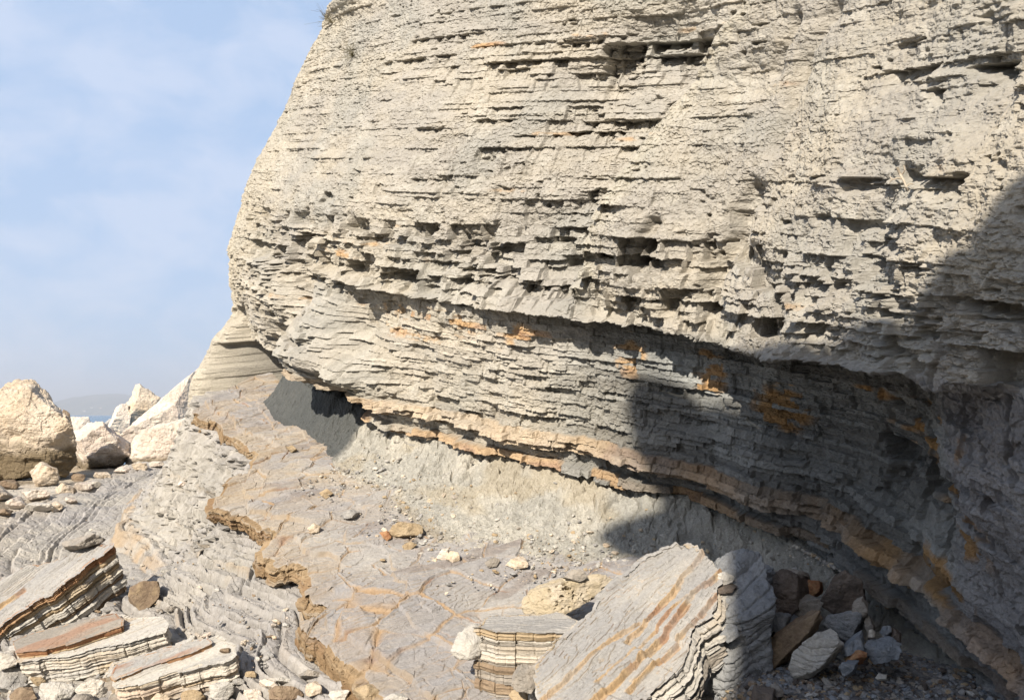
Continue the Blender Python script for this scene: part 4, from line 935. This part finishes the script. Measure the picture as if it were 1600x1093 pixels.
    slab('rust_rock_plate', [(172, 1054), (182, 1036), (250, 1014), (325, 998), (330, 1006), (270, 1028), (220, 1046), (180, 1062)], at(250, 1030, 3.93), (-.08, -.36, .92), (.86, .48, .12),
         [(.028, 0, 'rust', ('tan', .5)), (.012, .004, 'tan', None)], 'brown plate of rock lying along the top of the third slab from the left', cat='rock plate', seed=15, nper=520, jag=.010, warp=.004, joint=.18, capn=30, top=('grey', 'rust'))
    hull_rock('brown_stone', [(201, 938), (203, 917), (222, 907), (246, 908), (250, 918), (247, 934), (232, 949), (210, 950)], snapped([(201, 907), (250, 950)], 5.35), .17, 'brown', 'blocky brown stone standing alone on the pale shelf right of the propped slab', 'stone', seed=29, soft=70, rough=.42, tilt=.15, facets=3, stain=('tan', .7))
    hull_rock('flat_stone', [(98, 848), (112, 840), (150, 836), (165, 842), (150, 852), (118, 859), (102, 856)], snapped([(98, 836), (165, 859)], 7.1), .35, 'mid', 'flat grey-brown stone behind the top end of the propped slab', 'stone', seed=24)
    # stones on the ledge
    for (o, Y, th, pl, lb, sd) in (
        ([(604, 836), (612, 824), (640, 816), (658, 820), (660, 832), (640, 840), (612, 842)], 4.93, .16, 'tan', 'flat tan stone at the foot of the marl slope, biggest on the ledge', 31),
        ([(594, 832), (606, 829), (612, 838), (604, 843)], 4.9, .06, 'rust', 'small rusty stone just left of the flat tan stone', 32),
        ([(682, 872), (690, 858), (700, 858), (704, 868), (696, 876)], 4.55, .07, 'pink', 'left pinkish stone of the little cluster on the ledge', 33),
        ([(698, 872), (704, 860), (716, 862), (718, 874), (706, 877)], 4.52, .07, 'cream', 'right pinkish stone of the little cluster on the ledge', 34),
        ([(630, 852), (640, 846), (652, 850), (646, 856), (634, 858)], 4.75, .06, 'tan', 'small tan stone between the flat stone and the cluster', 35),
        ([(480, 826), (490, 818), (500, 822), (498, 832), (486, 834)], 5.02, .07, 'cream', 'cream pebble on the left half of the ledge', 36),
        ([(790, 882), (800, 872), (822, 874), (824, 884), (804, 888)], 4.35, .09, 'cream', 'pale stone at the toe of the marl slope', 37),
        ([(760, 878), (772, 870), (782, 874), (778, 882), (764, 884)], 4.4, .06, 'mid', 'small grey-brown stone left of the pale toe stone', 38),
        ([(880, 902), (892, 890), (912, 892), (916, 902), (896, 908)], 4.25, .09, 'mid', 'grey stone near the pitted rock', 39),
        ([(530, 806), (548, 796), (560, 800), (552, 810), (536, 812)], 5.2, .1, 'grey', 'grey flake on the ledge below the marl slope', 40),
        ([(448, 700), (458, 696), (464, 702), (456, 708)], 6.35, .08, 'tan', 'orange-tan chip at the mouth of the small cave', 41),
        ([(500, 770), (512, 764), (520, 770), (510, 778)], 5.5, .07, 'tan', 'tan chip on the ledge left of the marl slope', 42)):
        hull_rock('ledge_stone', o, snapped(o, Y), th, pl, lb, 'stone', seed=sd, level=4, soft=40, group='stones lying on the ledge')
    # shaded rubble to the right of the slab
    lamn = (-.35, -.30, .87)
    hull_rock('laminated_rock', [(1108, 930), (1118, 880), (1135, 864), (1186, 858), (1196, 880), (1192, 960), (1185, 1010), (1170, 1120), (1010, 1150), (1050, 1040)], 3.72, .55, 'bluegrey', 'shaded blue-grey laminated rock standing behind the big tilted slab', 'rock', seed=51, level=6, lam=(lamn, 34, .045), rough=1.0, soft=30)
    hull_rock('laminated_rock', [(1235, 1045), (1244, 1015), (1285, 985), (1305, 990), (1318, 1008), (1290, 1040), (1262, 1060), (1240, 1062)], 3.45, .2, 'pale', 'pale striped slab of rock lying on the shaded gravel', 'rock', seed=52, level=6, lam=((-.3, -.5, .8), 60, .07), soft=30)
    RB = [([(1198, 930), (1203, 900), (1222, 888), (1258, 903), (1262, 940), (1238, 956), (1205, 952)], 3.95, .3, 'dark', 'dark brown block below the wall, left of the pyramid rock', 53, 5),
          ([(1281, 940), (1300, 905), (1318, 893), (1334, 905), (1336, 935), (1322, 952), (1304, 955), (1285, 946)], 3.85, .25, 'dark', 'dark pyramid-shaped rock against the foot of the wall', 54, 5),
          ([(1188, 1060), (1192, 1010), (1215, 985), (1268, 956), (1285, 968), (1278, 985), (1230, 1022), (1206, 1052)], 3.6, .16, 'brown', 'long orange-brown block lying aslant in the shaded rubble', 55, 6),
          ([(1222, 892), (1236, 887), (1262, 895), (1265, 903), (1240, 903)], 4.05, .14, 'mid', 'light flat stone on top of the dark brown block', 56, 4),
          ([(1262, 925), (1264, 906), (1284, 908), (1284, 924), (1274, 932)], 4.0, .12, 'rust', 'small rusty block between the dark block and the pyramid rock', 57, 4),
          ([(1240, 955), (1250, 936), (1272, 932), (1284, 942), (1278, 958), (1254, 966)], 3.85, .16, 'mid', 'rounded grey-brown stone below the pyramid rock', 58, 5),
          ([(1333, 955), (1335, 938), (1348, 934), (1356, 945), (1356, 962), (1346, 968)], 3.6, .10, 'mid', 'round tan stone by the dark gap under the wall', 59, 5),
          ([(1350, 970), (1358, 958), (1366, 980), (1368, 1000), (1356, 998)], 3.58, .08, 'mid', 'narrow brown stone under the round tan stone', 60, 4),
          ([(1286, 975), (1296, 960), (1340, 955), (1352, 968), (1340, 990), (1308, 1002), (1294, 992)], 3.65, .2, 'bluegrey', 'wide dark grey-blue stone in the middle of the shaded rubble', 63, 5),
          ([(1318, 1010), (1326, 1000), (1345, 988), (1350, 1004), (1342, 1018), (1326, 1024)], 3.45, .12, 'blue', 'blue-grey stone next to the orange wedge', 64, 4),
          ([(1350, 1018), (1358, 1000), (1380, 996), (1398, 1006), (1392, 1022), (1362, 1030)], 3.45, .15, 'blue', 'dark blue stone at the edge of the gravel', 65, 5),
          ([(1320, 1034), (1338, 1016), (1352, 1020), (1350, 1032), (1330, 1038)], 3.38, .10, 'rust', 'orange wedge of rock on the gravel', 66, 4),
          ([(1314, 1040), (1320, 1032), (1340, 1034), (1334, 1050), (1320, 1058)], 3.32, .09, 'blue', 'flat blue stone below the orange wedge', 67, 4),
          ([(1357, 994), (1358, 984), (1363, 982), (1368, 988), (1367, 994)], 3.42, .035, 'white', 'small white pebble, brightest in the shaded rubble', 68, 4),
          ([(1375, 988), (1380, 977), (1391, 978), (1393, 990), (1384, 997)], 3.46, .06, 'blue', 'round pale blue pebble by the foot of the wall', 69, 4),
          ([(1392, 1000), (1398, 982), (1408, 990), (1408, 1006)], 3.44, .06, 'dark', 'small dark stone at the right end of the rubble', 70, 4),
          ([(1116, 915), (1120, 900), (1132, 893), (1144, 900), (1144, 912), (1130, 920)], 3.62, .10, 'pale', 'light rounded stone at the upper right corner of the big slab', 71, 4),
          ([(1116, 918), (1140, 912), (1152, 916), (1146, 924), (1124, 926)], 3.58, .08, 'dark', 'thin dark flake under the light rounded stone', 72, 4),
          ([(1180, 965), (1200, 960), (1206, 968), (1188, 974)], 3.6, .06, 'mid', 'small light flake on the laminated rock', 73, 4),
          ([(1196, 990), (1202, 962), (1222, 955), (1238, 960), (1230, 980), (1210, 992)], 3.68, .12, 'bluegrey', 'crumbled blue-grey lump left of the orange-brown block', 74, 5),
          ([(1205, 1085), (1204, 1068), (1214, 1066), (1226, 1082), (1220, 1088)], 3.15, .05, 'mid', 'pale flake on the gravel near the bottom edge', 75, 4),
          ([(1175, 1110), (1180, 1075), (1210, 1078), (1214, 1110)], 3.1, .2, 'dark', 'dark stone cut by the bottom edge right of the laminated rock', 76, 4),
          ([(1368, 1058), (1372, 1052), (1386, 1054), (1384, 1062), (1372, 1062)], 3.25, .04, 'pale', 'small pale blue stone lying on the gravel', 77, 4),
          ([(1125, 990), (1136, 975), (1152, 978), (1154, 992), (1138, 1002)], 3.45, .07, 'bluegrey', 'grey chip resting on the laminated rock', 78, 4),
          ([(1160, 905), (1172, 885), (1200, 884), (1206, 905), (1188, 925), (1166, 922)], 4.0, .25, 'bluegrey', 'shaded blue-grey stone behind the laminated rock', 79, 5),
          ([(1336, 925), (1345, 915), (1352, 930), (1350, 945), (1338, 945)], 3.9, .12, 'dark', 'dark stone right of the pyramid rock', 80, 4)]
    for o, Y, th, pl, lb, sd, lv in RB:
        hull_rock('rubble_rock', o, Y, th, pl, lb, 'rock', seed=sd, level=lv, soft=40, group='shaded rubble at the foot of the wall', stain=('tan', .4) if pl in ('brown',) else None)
    # rubble along the bottom edge
    BT = [((10, 1060), 60, 50, 'grey', 'grey stone at the bottom left corner'), ((38, 1086), 40, 26, 'brown', 'brown stone at the bottom left corner'), ((90, 1082), 72, 34, 'pale', 'pale stone under the second slab'), ((150, 1076), 54, 22, 'white', 'white stone between the second and third slabs'),
          ((8, 1030), 44, 30, 'white', 'white stone left of the second slab'), ((130, 1094), 40, 22, 'mid', 'grey-brown stone on the bottom edge, left of the third slab'), ((345, 1078), 46, 30, 'pale', 'pale stone under the right end of the third slab'), ((300, 1088), 40, 24, 'tan', 'tan stone under the third slab'),
          ((395, 1085), 36, 20, 'pink', 'pink stone on the bottom edge right of the third slab'), ((445, 1084), 64, 24, 'brown', 'wide rusty brown stone on the bottom edge'), ((418, 1068), 30, 16, 'pink', 'small pink stone above the wide rusty one'), ((440, 1064), 44, 14, 'pale', 'pale flat stone above the wide rusty one'),
          ((490, 1076), 30, 20, 'cream', 'cream stone right of the wide rusty one'), ((485, 1054), 40, 14, 'mid', 'grey-brown flat stone on the shelf beside the ledge'), ((530, 1086), 34, 20, 'white', 'white stone on the bottom edge under the ledge'), ((575, 1082), 44, 26, 'tan', 'tan stone at the foot of the ledge'),
          ((620, 1092), 40, 18, 'pale', 'pale stone at the nearest foot of the ledge'), ((812, 1086), 30, 26, 'tan', 'tan chip in the hollow left of the big slab'), ((835, 1090), 24, 20, 'pale', 'pale chip against the foot of the big slab'), ((372, 1064), 22, 12, 'grey', 'grey chip off the end of the third slab'),
          ((392, 1052), 20, 10, 'tan', 'tan chip off the end of the third slab'), ((352, 1016), 16, 9, 'brown', 'brown chip above the right end of the third slab'), ((190, 925), 18, 12, 'grey', 'grey chip left of the blocky brown stone'), ((268, 950), 24, 9, 'mid', 'flat chip right of the blocky brown stone'),
          ((170, 952), 24, 8, 'grey', 'flat grey chip in front of the blocky brown stone'), ((60, 1062), 26, 14, 'tan', 'tan stone by the left end of the second slab'), ((252, 1092), 34, 18, 'cream', 'cream stone on the bottom edge under the third slab')]
    for i, ((x, y), w_, h_, pl, lb) in enumerate(BT):
        rs = np.random.RandomState(i + 70); o = [(x + w_ * .5 * math.cos(a_) * rs.uniform(.8, 1.12), y + h_ * .5 * math.sin(a_) * rs.uniform(.8, 1.12)) for a_ in np.linspace(0, 2 * math.pi, 8, endpoint=False)]
        d = ray(x, y + h_ * .25); Y = min(-1.48 / (d[2] / d[1]), 6.5)
        Y = snapped(o, Y); hull_rock('shelf_stone', o, Y, w_ / F * Y * .8, pl, lb, 'stone', seed=120 + i, level=5 if w_ > 34 else 4, soft=34, group='loose stones on the lower shelf')

# ------------------------------------------------------------------ spur of rock behind the viewer (its shadow lies over the right of the wall)
def build_spur():
    prof = [(-2.45, -1.9), (-2.42, .5), (-2.38, 2.8), (-2.30, 3.8), (-2.26, 4.18), (-2.19, 4.5), (-2.15, 4.8), (-2.18, 5.1), (-2.20, 5.3), (-2.22, 5.62), (-2.70, 5.80), (-2.97, 5.92), (-3.17, 6.16), (-3.05, 6.27), (-2.76, 6.37), (-2.93, 6.72), (-3.02, 7.1), (-2.95, 7.3), (-2.76, 7.2), (-2.55, 6.95), (-2.35, 6.9),
            (-2.05, 6.5), (-1.82, 6.2), (-1.66, 5.98), (-1.52, 5.82), (-1.44, 5.87), (-1.34, 5.86), (-1.26, 5.92), (-1.20, 5.82), (-1.12, 5.93), (-1.02, 5.94), (-.96, 5.86), (-.90, 6.2), (-.79, 6.63), (-.68, 7.1), (-.2, 7.8), (1.0, 8.4), (3.0, 8.6), (5.5, 8.6), (5.6, -1.9)]
    R, t = resample(np.array(prof, float), 900)
    tg = np.gradient(R, axis=0); tg /= np.linalg.norm(tg, axis=1)[:, None]; no = np.stack([-tg[:, 1], tg[:, 0]], -1)
    cen = np.array([1.2, 2.8]); rows, cols = [], []
    def colr(x, y, z): 
        b = z - M_DIP * y * .3; m = sst(-.4, .4, fbm(x, y, z * 4, 4, 3))[..., None]
        return np.array((.375, .362, .325)) * (1 - m) + np.array((.47, .43, .345)) * m
    for k in np.linspace(.03, 1, 70) ** .7:
        Q_ = cen + (R - cen) * k
        y = -4.0 - .35 * (k ** 10) + .25 * fbm(Q_[:, 0] * .8, Q_[:, 1] * 2.5, 0, 5, 11) * (1 - k ** 12) + .12 * (noise(Q_[:, 0] * .4, Q_[:, 1] * 9, 0, 3)) * (1 - k ** 12)
        rows.append(np.stack([Q_[:, 0], y, Q_[:, 1]], -1))
    for j, dy in enumerate(np.linspace(.02, 1, 60) ** 1.3 * 5):
        y = np.full(len(t), -4.35 - dy); n_ = .035 * fbm(t * 3, y * 2, 0, 5, 12)
        Q_ = np.stack([cen[0] + (R[:, 0] - cen[0]) * max(.25, 1 - .38 * dy), R[:, 1] + (cen[1] - R[:, 1]) * (1 - max(.25, 1 - .38 * dy)) * np.maximum(sst(-2.3, -1.9, R[:, 0]), sst(6.3, 6.7, R[:, 1]))], -1) + no * n_[:, None] * min(1, dy * 3); rows.append(np.stack([Q_[:, 0], y, Q_[:, 1]], -1))
    P = np.array(rows); cols = colr(P[..., 0], P[..., 1], P[..., 2])
    return tag(grid_mesh('cliff_spur', P, rock_material('spur rock', bump=.5, scale=30, var=.16), cols), kind='structure')

def chips(name, pts, size, pals, seed, lvl=1, zoff=0.0, flat=.6):
    """many small angular chips in one mesh; pts (n,3), size (n,)"""
    V, Fc = get_ico(lvl); rs = np.random.RandomState(seed); n = len(pts)
    jit = 1 + .28 * (rs.rand(n, len(V)) - .5) * 2
    sc = np.stack([rs.uniform(.7, 1.35, n), rs.uniform(.55, 1.05, n), rs.uniform(flat * .6, flat * 1.2, n)], -1)
    W = V[None] * jit[..., None] * sc[:, None] * size[:, None, None]
    a, b, c = rs.uniform(0, 6.28, n), rs.normal(0, .3, n), rs.normal(0, .3, n)
    def rot(W, ang, i, j):
        x = W[..., i].copy(); y = W[..., j].copy(); ca, sa_ = np.cos(ang)[:, None], np.sin(ang)[:, None]
        W[..., i] = x * ca - y * sa_; W[..., j] = x * sa_ + y * ca
    rot(W, a, 0, 1); rot(W, b, 1, 2); rot(W, c, 0, 2)
    W += pts[:, None]; W[..., 2] += zoff
    Q_ = (Fc[None] + (np.arange(n) * len(V))[:, None, None]).reshape(-1, 3)
    pc = np.array([np.array(PALETTE[p][rs.randint(2)]) for p in rs.choice(pals, n)]) * rs.uniform(.8, 1.15, n)[:, None]
    return W.reshape(-1, 3), Q_, np.repeat(pc, len(V), 0)

def build_gravel():
    x = np.arange(.55, 2.7, .008); y = np.arange(1.4, 4.4, .008); X, Y = np.meshgrid(x, y)
    def zf(X, Y): return -1.16 + .045 * (Y - 3) + .035 * fbm(X * 2, Y * 2, 0, 3, 5) - .5 * sst(1.05, .6, X) - .4 * sst(2.6, 1.5, Y)
    Z = zf(X, Y) + .012 * fbm(X * 30, Y * 30, 0, 3, 6); w = worley(X * 42, Y * 42, 7); Z += .012 * (.6 - w[0]) 
    rs = np.random.RandomState(4)
    A_ = lambda *c: np.array(c, np.float32)
    col = A_(.20, .195, .19) * (.6 + .8 * w[2])[..., None] + 0 * X[..., None]
    q = np.arange(X.size).reshape(X.shape); Q4 = np.stack([q[:-1, :-1], q[:-1, 1:], q[1:, 1:], q[1:, :-1]], -1).reshape(-1, 4)
    T3 = np.concatenate([Q4[:, [0, 1, 2]], Q4[:, [0, 2, 3]]])
    n = 9000; px = rs.uniform(.8, 2.5, n); py = rs.uniform(2.2, 4.2, n); sz = .006 + .012 * rs.rand(n) ** 3 + .012 * (rs.rand(n) > .95) * rs.rand(n)
    W, T2, pc = chips('g', np.stack([px, py, zf(px, py) + sz * .4], -1), sz, ['bluegrey', 'mid', 'dark', 'brown', 'blue', 'grey', 'tan', 'bluegrey', 'mid'], 8)
    V = np.vstack([np.stack([X, Y, Z], -1).reshape(-1, 3), W]); Fc = np.vstack([T3, T2 + X.size]); cc = np.vstack([col.reshape(-1, 3), pc])
    tag(raw_mesh('gravel', V, Fc, rock_material('gravel', bump=.4, scale=120, var=.2, dist=.004, rough=.8), cc), kind='stuff')

def build_scree_chips():
    rs = np.random.RandomState(9); ss, ww = apron_w()
    n = 2600; s = rs.uniform(16.35, 20.2, n); w = np.interp(s, ss, ww); o = w + .05 - np.abs(rs.normal(0, .22, n)) * np.where(rs.rand(n) < .35, -.75, 1.1)
    o = np.maximum(o, -.1); Cc, Nn = curve_at(s); X = Cc[:, 0] + o * Nn[:, 0]; Y = Cc[:, 1] + o * Nn[:, 1]
    k = np.clip((w - o) / (w + .12), 0, 1); z = B_P + M_DIP * Y + .25 * (.30 * k + .70 * k ** 2.2) * (1 - .35 * sst(18.6, 20, s)) + .018
    sz = .004 + .016 * rs.rand(n) ** 6
    # strewn over the ledge itself
    m = 900; i = rs.randint(0, 600, m)
    V1, F1, c1 = chips('c', np.stack([X, Y, z], -1), sz, ['grey', 'pale', 'cream', 'grey', 'tan', 'mid', 'pale'], 10)
    tag(raw_mesh('scree_chips', V1, F1, rmat('fine'), c1), kind='stuff')

def build_shelf_chips():
    rs = np.random.RandomState(19); pts = []
    for _ in range(700):
        if rs.rand() < .6: px = rs.uniform(-40, 640); py = 1110 - abs(rs.normal(0, 32))
        else: px = rs.uniform(120, 480); py = rs.uniform(880, 1095)
        d = ray(px, py); Y = 1.49 / -(d[2] / d[1]); pts.append((d[0] / d[1] * Y, Y))
    p = np.array(pts); D, _ = crest_dist(p[:, 0], p[:, 1]); p = p[D > .12]; D = D[D > .12]
    zf = zflat(p[:, 0], p[:, 1]); lift = np.maximum(B_P - .17 + M_DIP * p[:, 1] - zf, 0); w = ramp_w(p[:, 1])
    z = zf + lift * np.exp(-(D / w) ** 1.35) + .014
    sz = .006 + .026 * rs.rand(len(p)) ** 4
    V1, F1, c1 = chips('c', np.stack([p[:, 0], p[:, 1], z], -1), sz, ['grey', 'pale', 'cream', 'grey', 'tan', 'mid', 'brown', 'pink'], 20)
    tag(raw_mesh('shelf_chips', V1, F1, rmat('fine'), c1), kind='stuff')

# ------------------------------------------------------------------ sea, far coast, air
def build_sea():
    m = bpy.data.materials.new('sea water'); m.use_nodes = True; t = m.node_tree; p = t.nodes['Principled BSDF']
    p.inputs['Base Color'].default_value = (.05, .12, .19, 1); p.inputs['Roughness'].default_value = .22; p.inputs['Specular IOR Level'].default_value = .5
    tcx = t.nodes.new('ShaderNodeTexCoord'); mp_ = t.nodes.new('ShaderNodeMapping'); mp_.inputs['Scale'].default_value = (.6, 1.4, 1)
    n_ = t.nodes.new('ShaderNodeTexNoise'); n_.inputs['Scale'].default_value = 1.1; n_.inputs['Detail'].default_value = 6; b = t.nodes.new('ShaderNodeBump'); b.inputs['Strength'].default_value = .6; b.inputs['Distance'].default_value = .3
    t.links.new(tcx.outputs['Object'], mp_.inputs['Vector']); t.links.new(mp_.outputs['Vector'], n_.inputs['Vector']); t.links.new(n_.outputs['Fac'], b.inputs['Height']); t.links.new(b.outputs['Normal'], p.inputs['Normal'])
    r = np.exp(np.linspace(math.log(14), math.log(40000), 60)); a = np.linspace(0, 2 * math.pi, 96, endpoint=False); R, A_ = np.meshgrid(r, a, indexing='ij')
    P = np.stack([R * np.sin(A_), R * np.cos(A_), np.full(R.shape, -2.15)], -1)
    tag(grid_mesh('sea', P, m, None, wrap=True), kind='structure')
def build_hills():
    D0 = 9000.; hx = np.array([-60, 40, 75, 92, 120, 150, 168, 190, 230, 280, 330, 420]); hy = np.array([20, 22, 24, 34, 37.5, 33, 30, 27, 22, 18, 14, 10]) * 1.0
    u = np.linspace(-60, 420, 320); v = np.linspace(0, 1, 40); U, V_ = np.meshgrid(u, v)
    Y = D0 - 500 + 3200 * V_; X = (U - 800) / F * D0 * (1 + .05 * V_)
    h = np.interp(U, hx, hy) / F * D0
    Z = -3 + h * np.sin(np.clip(V_, 0, 1) * math.pi) ** .7 * (1 + .10 * fbm(U * .05, V_ * 4, 0, 5, 3)) + 14 * fbm(U * .3, V_ * 20, 0, 3, 5) * np.sin(V_ * math.pi)
    g = sst(-.2, .3, fbm(U * .12, V_ * 8, 0, 4, 6))[..., None]
    col = np.array((.05, .075, .035)) * (1 - g) + np.array((.13, .13, .075)) * g
    m = rock_material('hill woodland', bump=0, scale=.004, var=.2)
    tag(grid_mesh('hills', np.stack([X, Y, Z], -1), m, col), kind='structure')
    # pale houses of a village on the slope
    wm = bpy.data.materials.new('house wall'); wm.use_nodes = True; wm.node_tree.nodes['Principled BSDF'].inputs['Base Color'].default_value = (.8, .78, .74, 1)
    rm = bpy.data.materials.new('house roof'); rm.use_nodes = True; rm.node_tree.nodes['Principled BSDF'].inputs['Base Color'].default_value = (.35, .16, .10, 1)
    rs = np.random.RandomState(2)
    spots = [(104, 624), (128, 634), (136, 636), (143, 637), (150, 636), (157, 638), (163, 630), (132, 643), (140, 645)]
    lb = ['lone pale house highest on the far hill', 'white house at the left end of the far village row', 'second white house from the left in the far village row', 'white house in the middle of the far village row', 'white house right of the middle of the far village row', 'white house at the right end of the far village row', 'pale house higher up the far hill, at the right', 'left of the two white houses lowest on the far hill', 'right of the two white houses lowest on the far hill']
    zz = Z; 
    for i, (px, py) in enumerate(spots):
        # march to the slope
        d = ray(px, py); Yh = None
        for yy in np.arange(D0 - 480, D0 + 1500, 10):
            vv = (yy - D0 + 500) / 3200; uu = 800 + d[0] / d[1] * yy / (D0 * (1 + .05 * vv)) * F
            hz = zz[min(39, int(vv * 39)), int(np.clip((uu + 60) / 480 * 319, 0, 319))]
            if d[2] / d[1] * yy <= hz: Yh = yy; break
        if Yh is None: continue
        w_, dp, hh = rs.uniform(22, 40), 16, rs.uniform(9, 15); x0, z0 = d[0] / d[1] * Yh, d[2] / d[1] * Yh - 6
        root = bpy.data.objects.new('distant_house', None); C.objects.link(root); root.location = (x0, Yh, z0); tag(root, lb[i], 'house', 'pale houses on the far hill')
        a = np.array([(-1, -1), (1, -1), (1, 1), (-1, 1)]) * (w_ / 2, dp / 2)
        Vw = np.array([(*p, -8) for p in a] + [(*p, hh) for p in a]); Fw = np.array([(0, 1, 5, 4), (1, 2, 6, 5), (2, 3, 7, 6), (3, 0, 4, 7)])
        o1 = raw_mesh('wall', Vw, Fw, wm); o1.parent = root
        b_ = a * 1.06; Vr = np.array([(*p, hh + .3) for p in b_] + [(-w_ / 2, 0, hh + 5), (w_ / 2, 0, hh + 5)]); Fr = np.array([(0, 1, 5), (0, 5, 4), (2, 3, 4), (2, 4, 5), (1, 2, 5), (3, 0, 4), (0, 2, 1), (0, 3, 2)])
        o2 = raw_mesh('roof', Vr, Fr, rm); o2.parent = root

def tube(paths, rad, mat, name):
    V, Q_ = [], []; n = 6
    for pth, r0, r1 in paths:
        pth = np.array(pth, float); k = len(pth); base = len(V)
        for i in range(k):
            d = pth[min(i + 1, k - 1)] - pth[max(i - 1, 0)]; d /= np.linalg.norm(d) + 1e-9
            a = np.cross(d, (.3, .9, .2)); a /= np.linalg.norm(a); b = np.cross(d, a); r = r0 + (r1 - r0) * i / (k - 1)
            for j in range(n): V.append(pth[i] + r * (math.cos(j * 2 * math.pi / n) * a + math.sin(j * 2 * math.pi / n) * b))
        for i in range(k - 1):
            for j in range(n): Q_.append((base + i * n + j, base + i * n + (j + 1) % n, base + (i + 1) * n + (j + 1) % n, base + (i + 1) * n + j))
    return raw_mesh(name, np.array(V), np.array(Q_), mat)

def wall_point(px, py, out=.0):
    """first point of the cliff met by the ray of a pixel, moved outwards"""
    dg = bpy.context.evaluated_depsgraph_get(); d = Vector(ray(px, py)).normalized()
    ok, loc, nrm, _, ob, _ = scene.ray_cast(dg, Vector((0, 0, 0)), d)
    return np.array(loc) - np.array(d) * out if ok else None

def build_plants():
    rs = np.random.RandomState(6); m = bpy.data.materials.new('dead wood'); m.use_nodes = True
    m.node_tree.nodes['Principled BSDF'].inputs['Base Color'].default_value = (.42, .36, .28, 1); m.node_tree.nodes['Principled BSDF'].inputs['Roughness'].default_value = .9
    pts = [[(1402, 262), (1406, 272), (1412, 282), (1416, 292), (1422, 302), (1430, 310), (1436, 312)], [(1412, 280), (1402, 278), (1392, 282), (1390, 286)], [(1410, 272), (1414, 266), (1412, 258)], [(1416, 292), (1421, 287), (1428, 288)], [(1394, 280), (1390, 276)]]
    paths = []
    y0 = wall_point(1410, 285)
    if y0 is not None:
        Yb = y0[1] - .05
        for i, pl in enumerate(pts): paths.append(([at(x, y, Yb + .012 * math.sin(k * 1.7 + i)) for k, (x, y) in enumerate(pl)], .006 if i == 0 else .004, .002))
        tag(tube(paths, 0, m, 'dead_root'), 'bare forked root hanging from a ledge high on the right of the cliff', 'root')
    gm = bpy.data.materials.new('dry shrub'); gm.use_nodes = True; gm.node_tree.nodes['Principled BSDF'].inputs['Base Color'].default_value = (.15, .13, .07, 1)
    for (px, py, n, ln, lb) in ((520, 36, 26, .18, 'small dry tuft under the cream block at the top of the cliff edge'), (388, 274, 16, .12, 'sparse dry tuft on the upper left edge of the cliff'), (380, 296, 12, .10, 'thin dry tuft on the left cliff edge, lower of the two close together'), (552, 88, 40, .14, 'brown dry shrub clinging to the cliff face near its upper edge')):
        p = None
        for k in range(40):
            p = wall_point(px + k, py)
            if p is not None: break
        if p is None: continue
        paths = []
        for i in range(n):
            d = np.array([rs.normal(-.5, .6), rs.normal(-.5, .5), rs.normal(.35, .6)]); d /= np.linalg.norm(d); l = ln * rs.uniform(.5, 1.2)
            q = [p + d * l * t_ + np.array([0, 0, -.25 * l * t_ * t_]) + rs.normal(0, .006, 3) * t_ for t_ in np.linspace(0, 1, 5)]; paths.append((q, .0022, .0009))
            for _ in range(2):
                b0 = q[rs.randint(2, 5)]; e = d + rs.normal(0, .6, 3); paths.append(([b0, b0 + e * l * .18, b0 + e * l * .34], .0013, .0008))
        tag(tube(paths, 0, gm, 'dry_shrub'), lb, 'shrub')

def build_haze(density):
    me = bpy.data.meshes.new('haze'); x0, x1, y0, y1, z0, z1 = -42000, 42000, -42000, 42000, -3000, 340
    V = [(x, y, z) for z in (z0, z1) for y in (y0, y1) for x in (x0, x1)]
    me.from_pydata(V, [], [(0, 2, 3, 1), (4, 5, 7, 6), (0, 1, 5, 4), (2, 6, 7, 3), (0, 4, 6, 2), (1, 3, 7, 5)]); o = bpy.data.objects.new('haze', me); C.objects.link(o); o['kind'] = 'stuff'
    m = bpy.data.materials.new('haze'); m.use_nodes = True; t = m.node_tree; t.nodes.clear(); ou = t.nodes.new('ShaderNodeOutputMaterial'); v = t.nodes.new('ShaderNodeVolumePrincipled')
    v.inputs['Color'].default_value = (.90, .94, 1.0, 1); v.inputs['Density'].default_value = density; v.inputs['Anisotropy'].default_value = .2; t.links.new(v.outputs[0], ou.inputs['Volume']); me.materials.append(m)
import time; t0=time.time()
build_cliff(Q); print('t',time.time()-t0)
build_ground(Q); print('t',time.time()-t0)
build_ledge(Q); print('t',time.time()-t0)
build_apron(Q); print('t',time.time()-t0)
build_spur() if Q>.0 else 0; build_sea(); build_hills(); build_gravel(); build_scree_chips(); build_shelf_chips()
build_haze(2.0e-4)
far_boulders(); near_rocks(); build_plants(); print('t',time.time()-t0)
